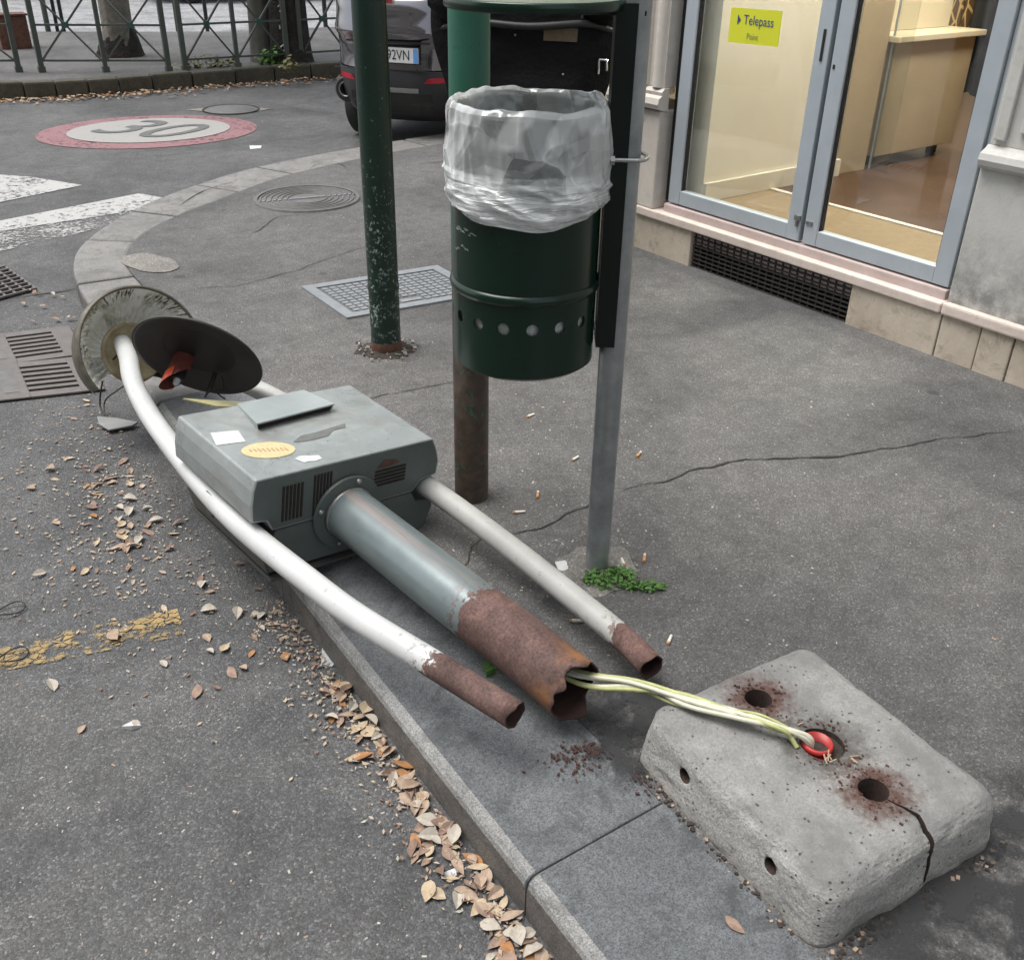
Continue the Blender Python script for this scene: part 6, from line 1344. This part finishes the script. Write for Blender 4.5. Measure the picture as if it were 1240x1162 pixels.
for k, (px, py, rz_, mt, lb) in enumerate(((60, -6, 3.05, M['carsilver'], 'silver car across the far road, its sill just in view at top left'), (345, -2, 3.1, M['carred'], 'dark red car across the far road above the middle fence panel'), (215, -10, 0.05, M['carsilver'], 'silver car across the far road between the two other cars'))):
    c_ = copy_tree(car); p = g(px, py, 0); c_.location = (p.x + 1.2, p.y, 0); c_.rotation_euler = (0, 0, rz_); c_.scale = (1.35, 1.35, 1.35)
    tag(c_, lb, 'car', 'cars across the far road')
    for ch in c_.children:
        if ch.type == 'MESH' and ch.name.split('.')[0] in ('body', 'roof', 'mirror'):
            ch.data = ch.data.copy(); ch.data.materials[0] = mt
        if ch.name.startswith('number_plate'):
            for gch in list(ch.children):
                if gch.name.startswith('plate_characters'): bpy.data.objects.remove(gch)

# ------------------------------------------------------------------ scooter with black leg cover behind the bin
sdv = Vector((0.56, 0.83, 0)).normalized(); sp = Vector((2.22, 3.22, PZ))
sc = tag(empty('parked_scooter', sp, math.atan2(sdv.y, sdv.x)), 'parked scooter under a black padded leg cover directly behind the litter bin', 'scooter')
def spart(mb, nm, m_, **k): return mb.build(nm, m_, sc, **k)
for x, nm in ((0.0, 'front'), (0.92, 'rear')):
    wr = empty('wheel', (x, 0, 0.165)); wr.parent = sc
    mb = MB(); mb.lathe([(0.10, -0.035), (0.15, -0.04), (0.163, -0.02), (0.165, 0), (0.163, 0.02), (0.15, 0.04), (0.10, 0.035)], 28, axis='Y'); mb.build('tyre', M['tyre'], wr)
    mb = MB(); mb.lathe([(0.10, -0.03), (0.08, -0.01), (0.0, -0.02)], 20, axis='Y'); mb.lathe([(0.10, 0.03), (0.08, 0.01), (0.0, 0.02)], 20, axis='Y'); mb.build('rim', M['rim'], wr)
mb = MB(); mb.grid(lambda u_, v_: (0.19 * math.cos(math.pi * (0.15 + 0.7 * u_)), (v_ - 0.5) * 0.13, 0.165 + 0.185 * math.sin(math.pi * (0.15 + 0.7 * u_)) - 0.03 * (2 * v_ - 1) ** 2), 14, 7); spart(mb, 'mudguard', M['black'])
mb = MB(); mb.tube([(0.0, -0.055, 0.165), (0.10, -0.055, 0.55)], 0.016, 10); mb.tube([(0.0, 0.055, 0.165), (0.10, 0.055, 0.55)], 0.016, 10); spart(mb, 'fork', M['bolt'])
def apron(u_, v_):      # padded cover: wide at hand height, drawn in below
    a = -1.25 + 2.5 * u_; z = 0.30 + 0.84 * v_
    hw = 0.17 + 0.185 * math.sin(min(1, v_ * 1.15) * math.pi / 2) + 0.02 * math.sin(v_ * 9)
    q = 0.010 * abs(math.sin(v_ * 14)) + 0.012 * mnoise.noise(Vector((u_ * 6, v_ * 6, 2)))
    return (0.10 + 0.16 * v_ - (0.10 + q) * math.cos(a) + 0.03, hw * math.sin(a) / math.sin(1.25), z)
mb = MB(); mb.grid(apron, 40, 32); o = spart(mb, 'leg_cover', M['quilt'])
mb = MB(); mb.grid(lambda u_, v_: (0.20 + 0.8 * u_, (0.19 - 0.05 * u_) * math.sin((v_ - 0.5) * math.pi), 0.30 + (0.38 + 0.22 * u_) * (0.35 + 0.65 * math.cos((v_ - 0.5) * math.pi))), 16, 16); spart(mb, 'rear_body', M['black'])
mb = MB(); mb.box((0.62, 0, 0.72), (0.62, 0.26, 0.10)); spart(mb, 'seat', M['quilt'], bevel=0.035, seg=3)
mb = MB(); mb.box((0.42, 0, 0.22), (0.42, 0.26, 0.06)); spart(mb, 'floorboard', M['black'], bevel=0.02)
mb = MB(); mb.tube(catmull([(0.22, -0.33, 1.00), (0.17, -0.22, 1.03), (0.14, 0, 1.02), (0.17, 0.22, 1.03), (0.22, 0.33, 1.00)], 5), 0.014, 8); spart(mb, 'handlebar', M['black'])
for s in (-1, 1):
    mb = MB(); mb.grid(lambda u_, v_, s=s: (0.19 + 0.085 * math.cos(2 * math.pi * u_) * math.sin(math.pi * (0.08 + 0.84 * v_)), s * (0.19 + 0.19 * v_), 1.10 + 0.075 * math.sin(2 * math.pi * u_) * math.sin(math.pi * (0.08 + 0.84 * v_))), 20, 12, 0, True); spart(mb, 'hand_muff', M['quilt'])
    mb = MB(); mb.tube([(0.15, s * 0.2, 1.05), (0.13, s * 0.27, 1.25)], 0.006, 6); mb.grid(lambda u_, v_, s=s: (0.12 - 0.02 * math.cos(v_ * 1.57), s * 0.28 + 0.065 * v_ * math.cos(2 * math.pi * u_), 1.29 + 0.045 * v_ * math.sin(2 * math.pi * u_)), 18, 5, 0, True); spart(mb, 'mirror', M['black'])
def ap(u_, v_, off=0.004): p = Vector(apron(u_, v_)); return p + Vector((-off, 0, 0))
mb = MB(); mb.add([ap(0.44, 0.80, 0.006), ap(0.30, 0.795, 0.006), ap(0.30, 0.85, 0.006), ap(0.44, 0.855, 0.006)], [(0, 1, 2, 3)]); spart(mb, 'leather_tag', M['leather_tag'], fixn=False)
for u_, v_ in ((0.55, 0.82), (0.86, 0.72), (0.84, 0.60), (0.34, 0.66), (0.6, 0.6), (0.5, 0.95)):
    p = ap(u_, v_); mb = MB(); mb.lathe([(0.005, 0.003), (0.004, -0.002), (0, -0.003)], 10, axis='X', c=p); spart(mb, 'snap_button', M['bolt'])
p = ap(0.16, 0.70, 0.01); mb = MB(); mb.tube([p + Vector(q) for q in ((0, 0.0, 0.02), (0, 0.0, -0.03), (0, -0.002, -0.032))], 0.005, 6); mb.tube([p + Vector(q) for q in ((0, 0.0, 0.02), (0, -0.03, 0.018), (0, -0.032, -0.02))], 0.005, 6); spart(mb, 'buckle', M['chrome'])
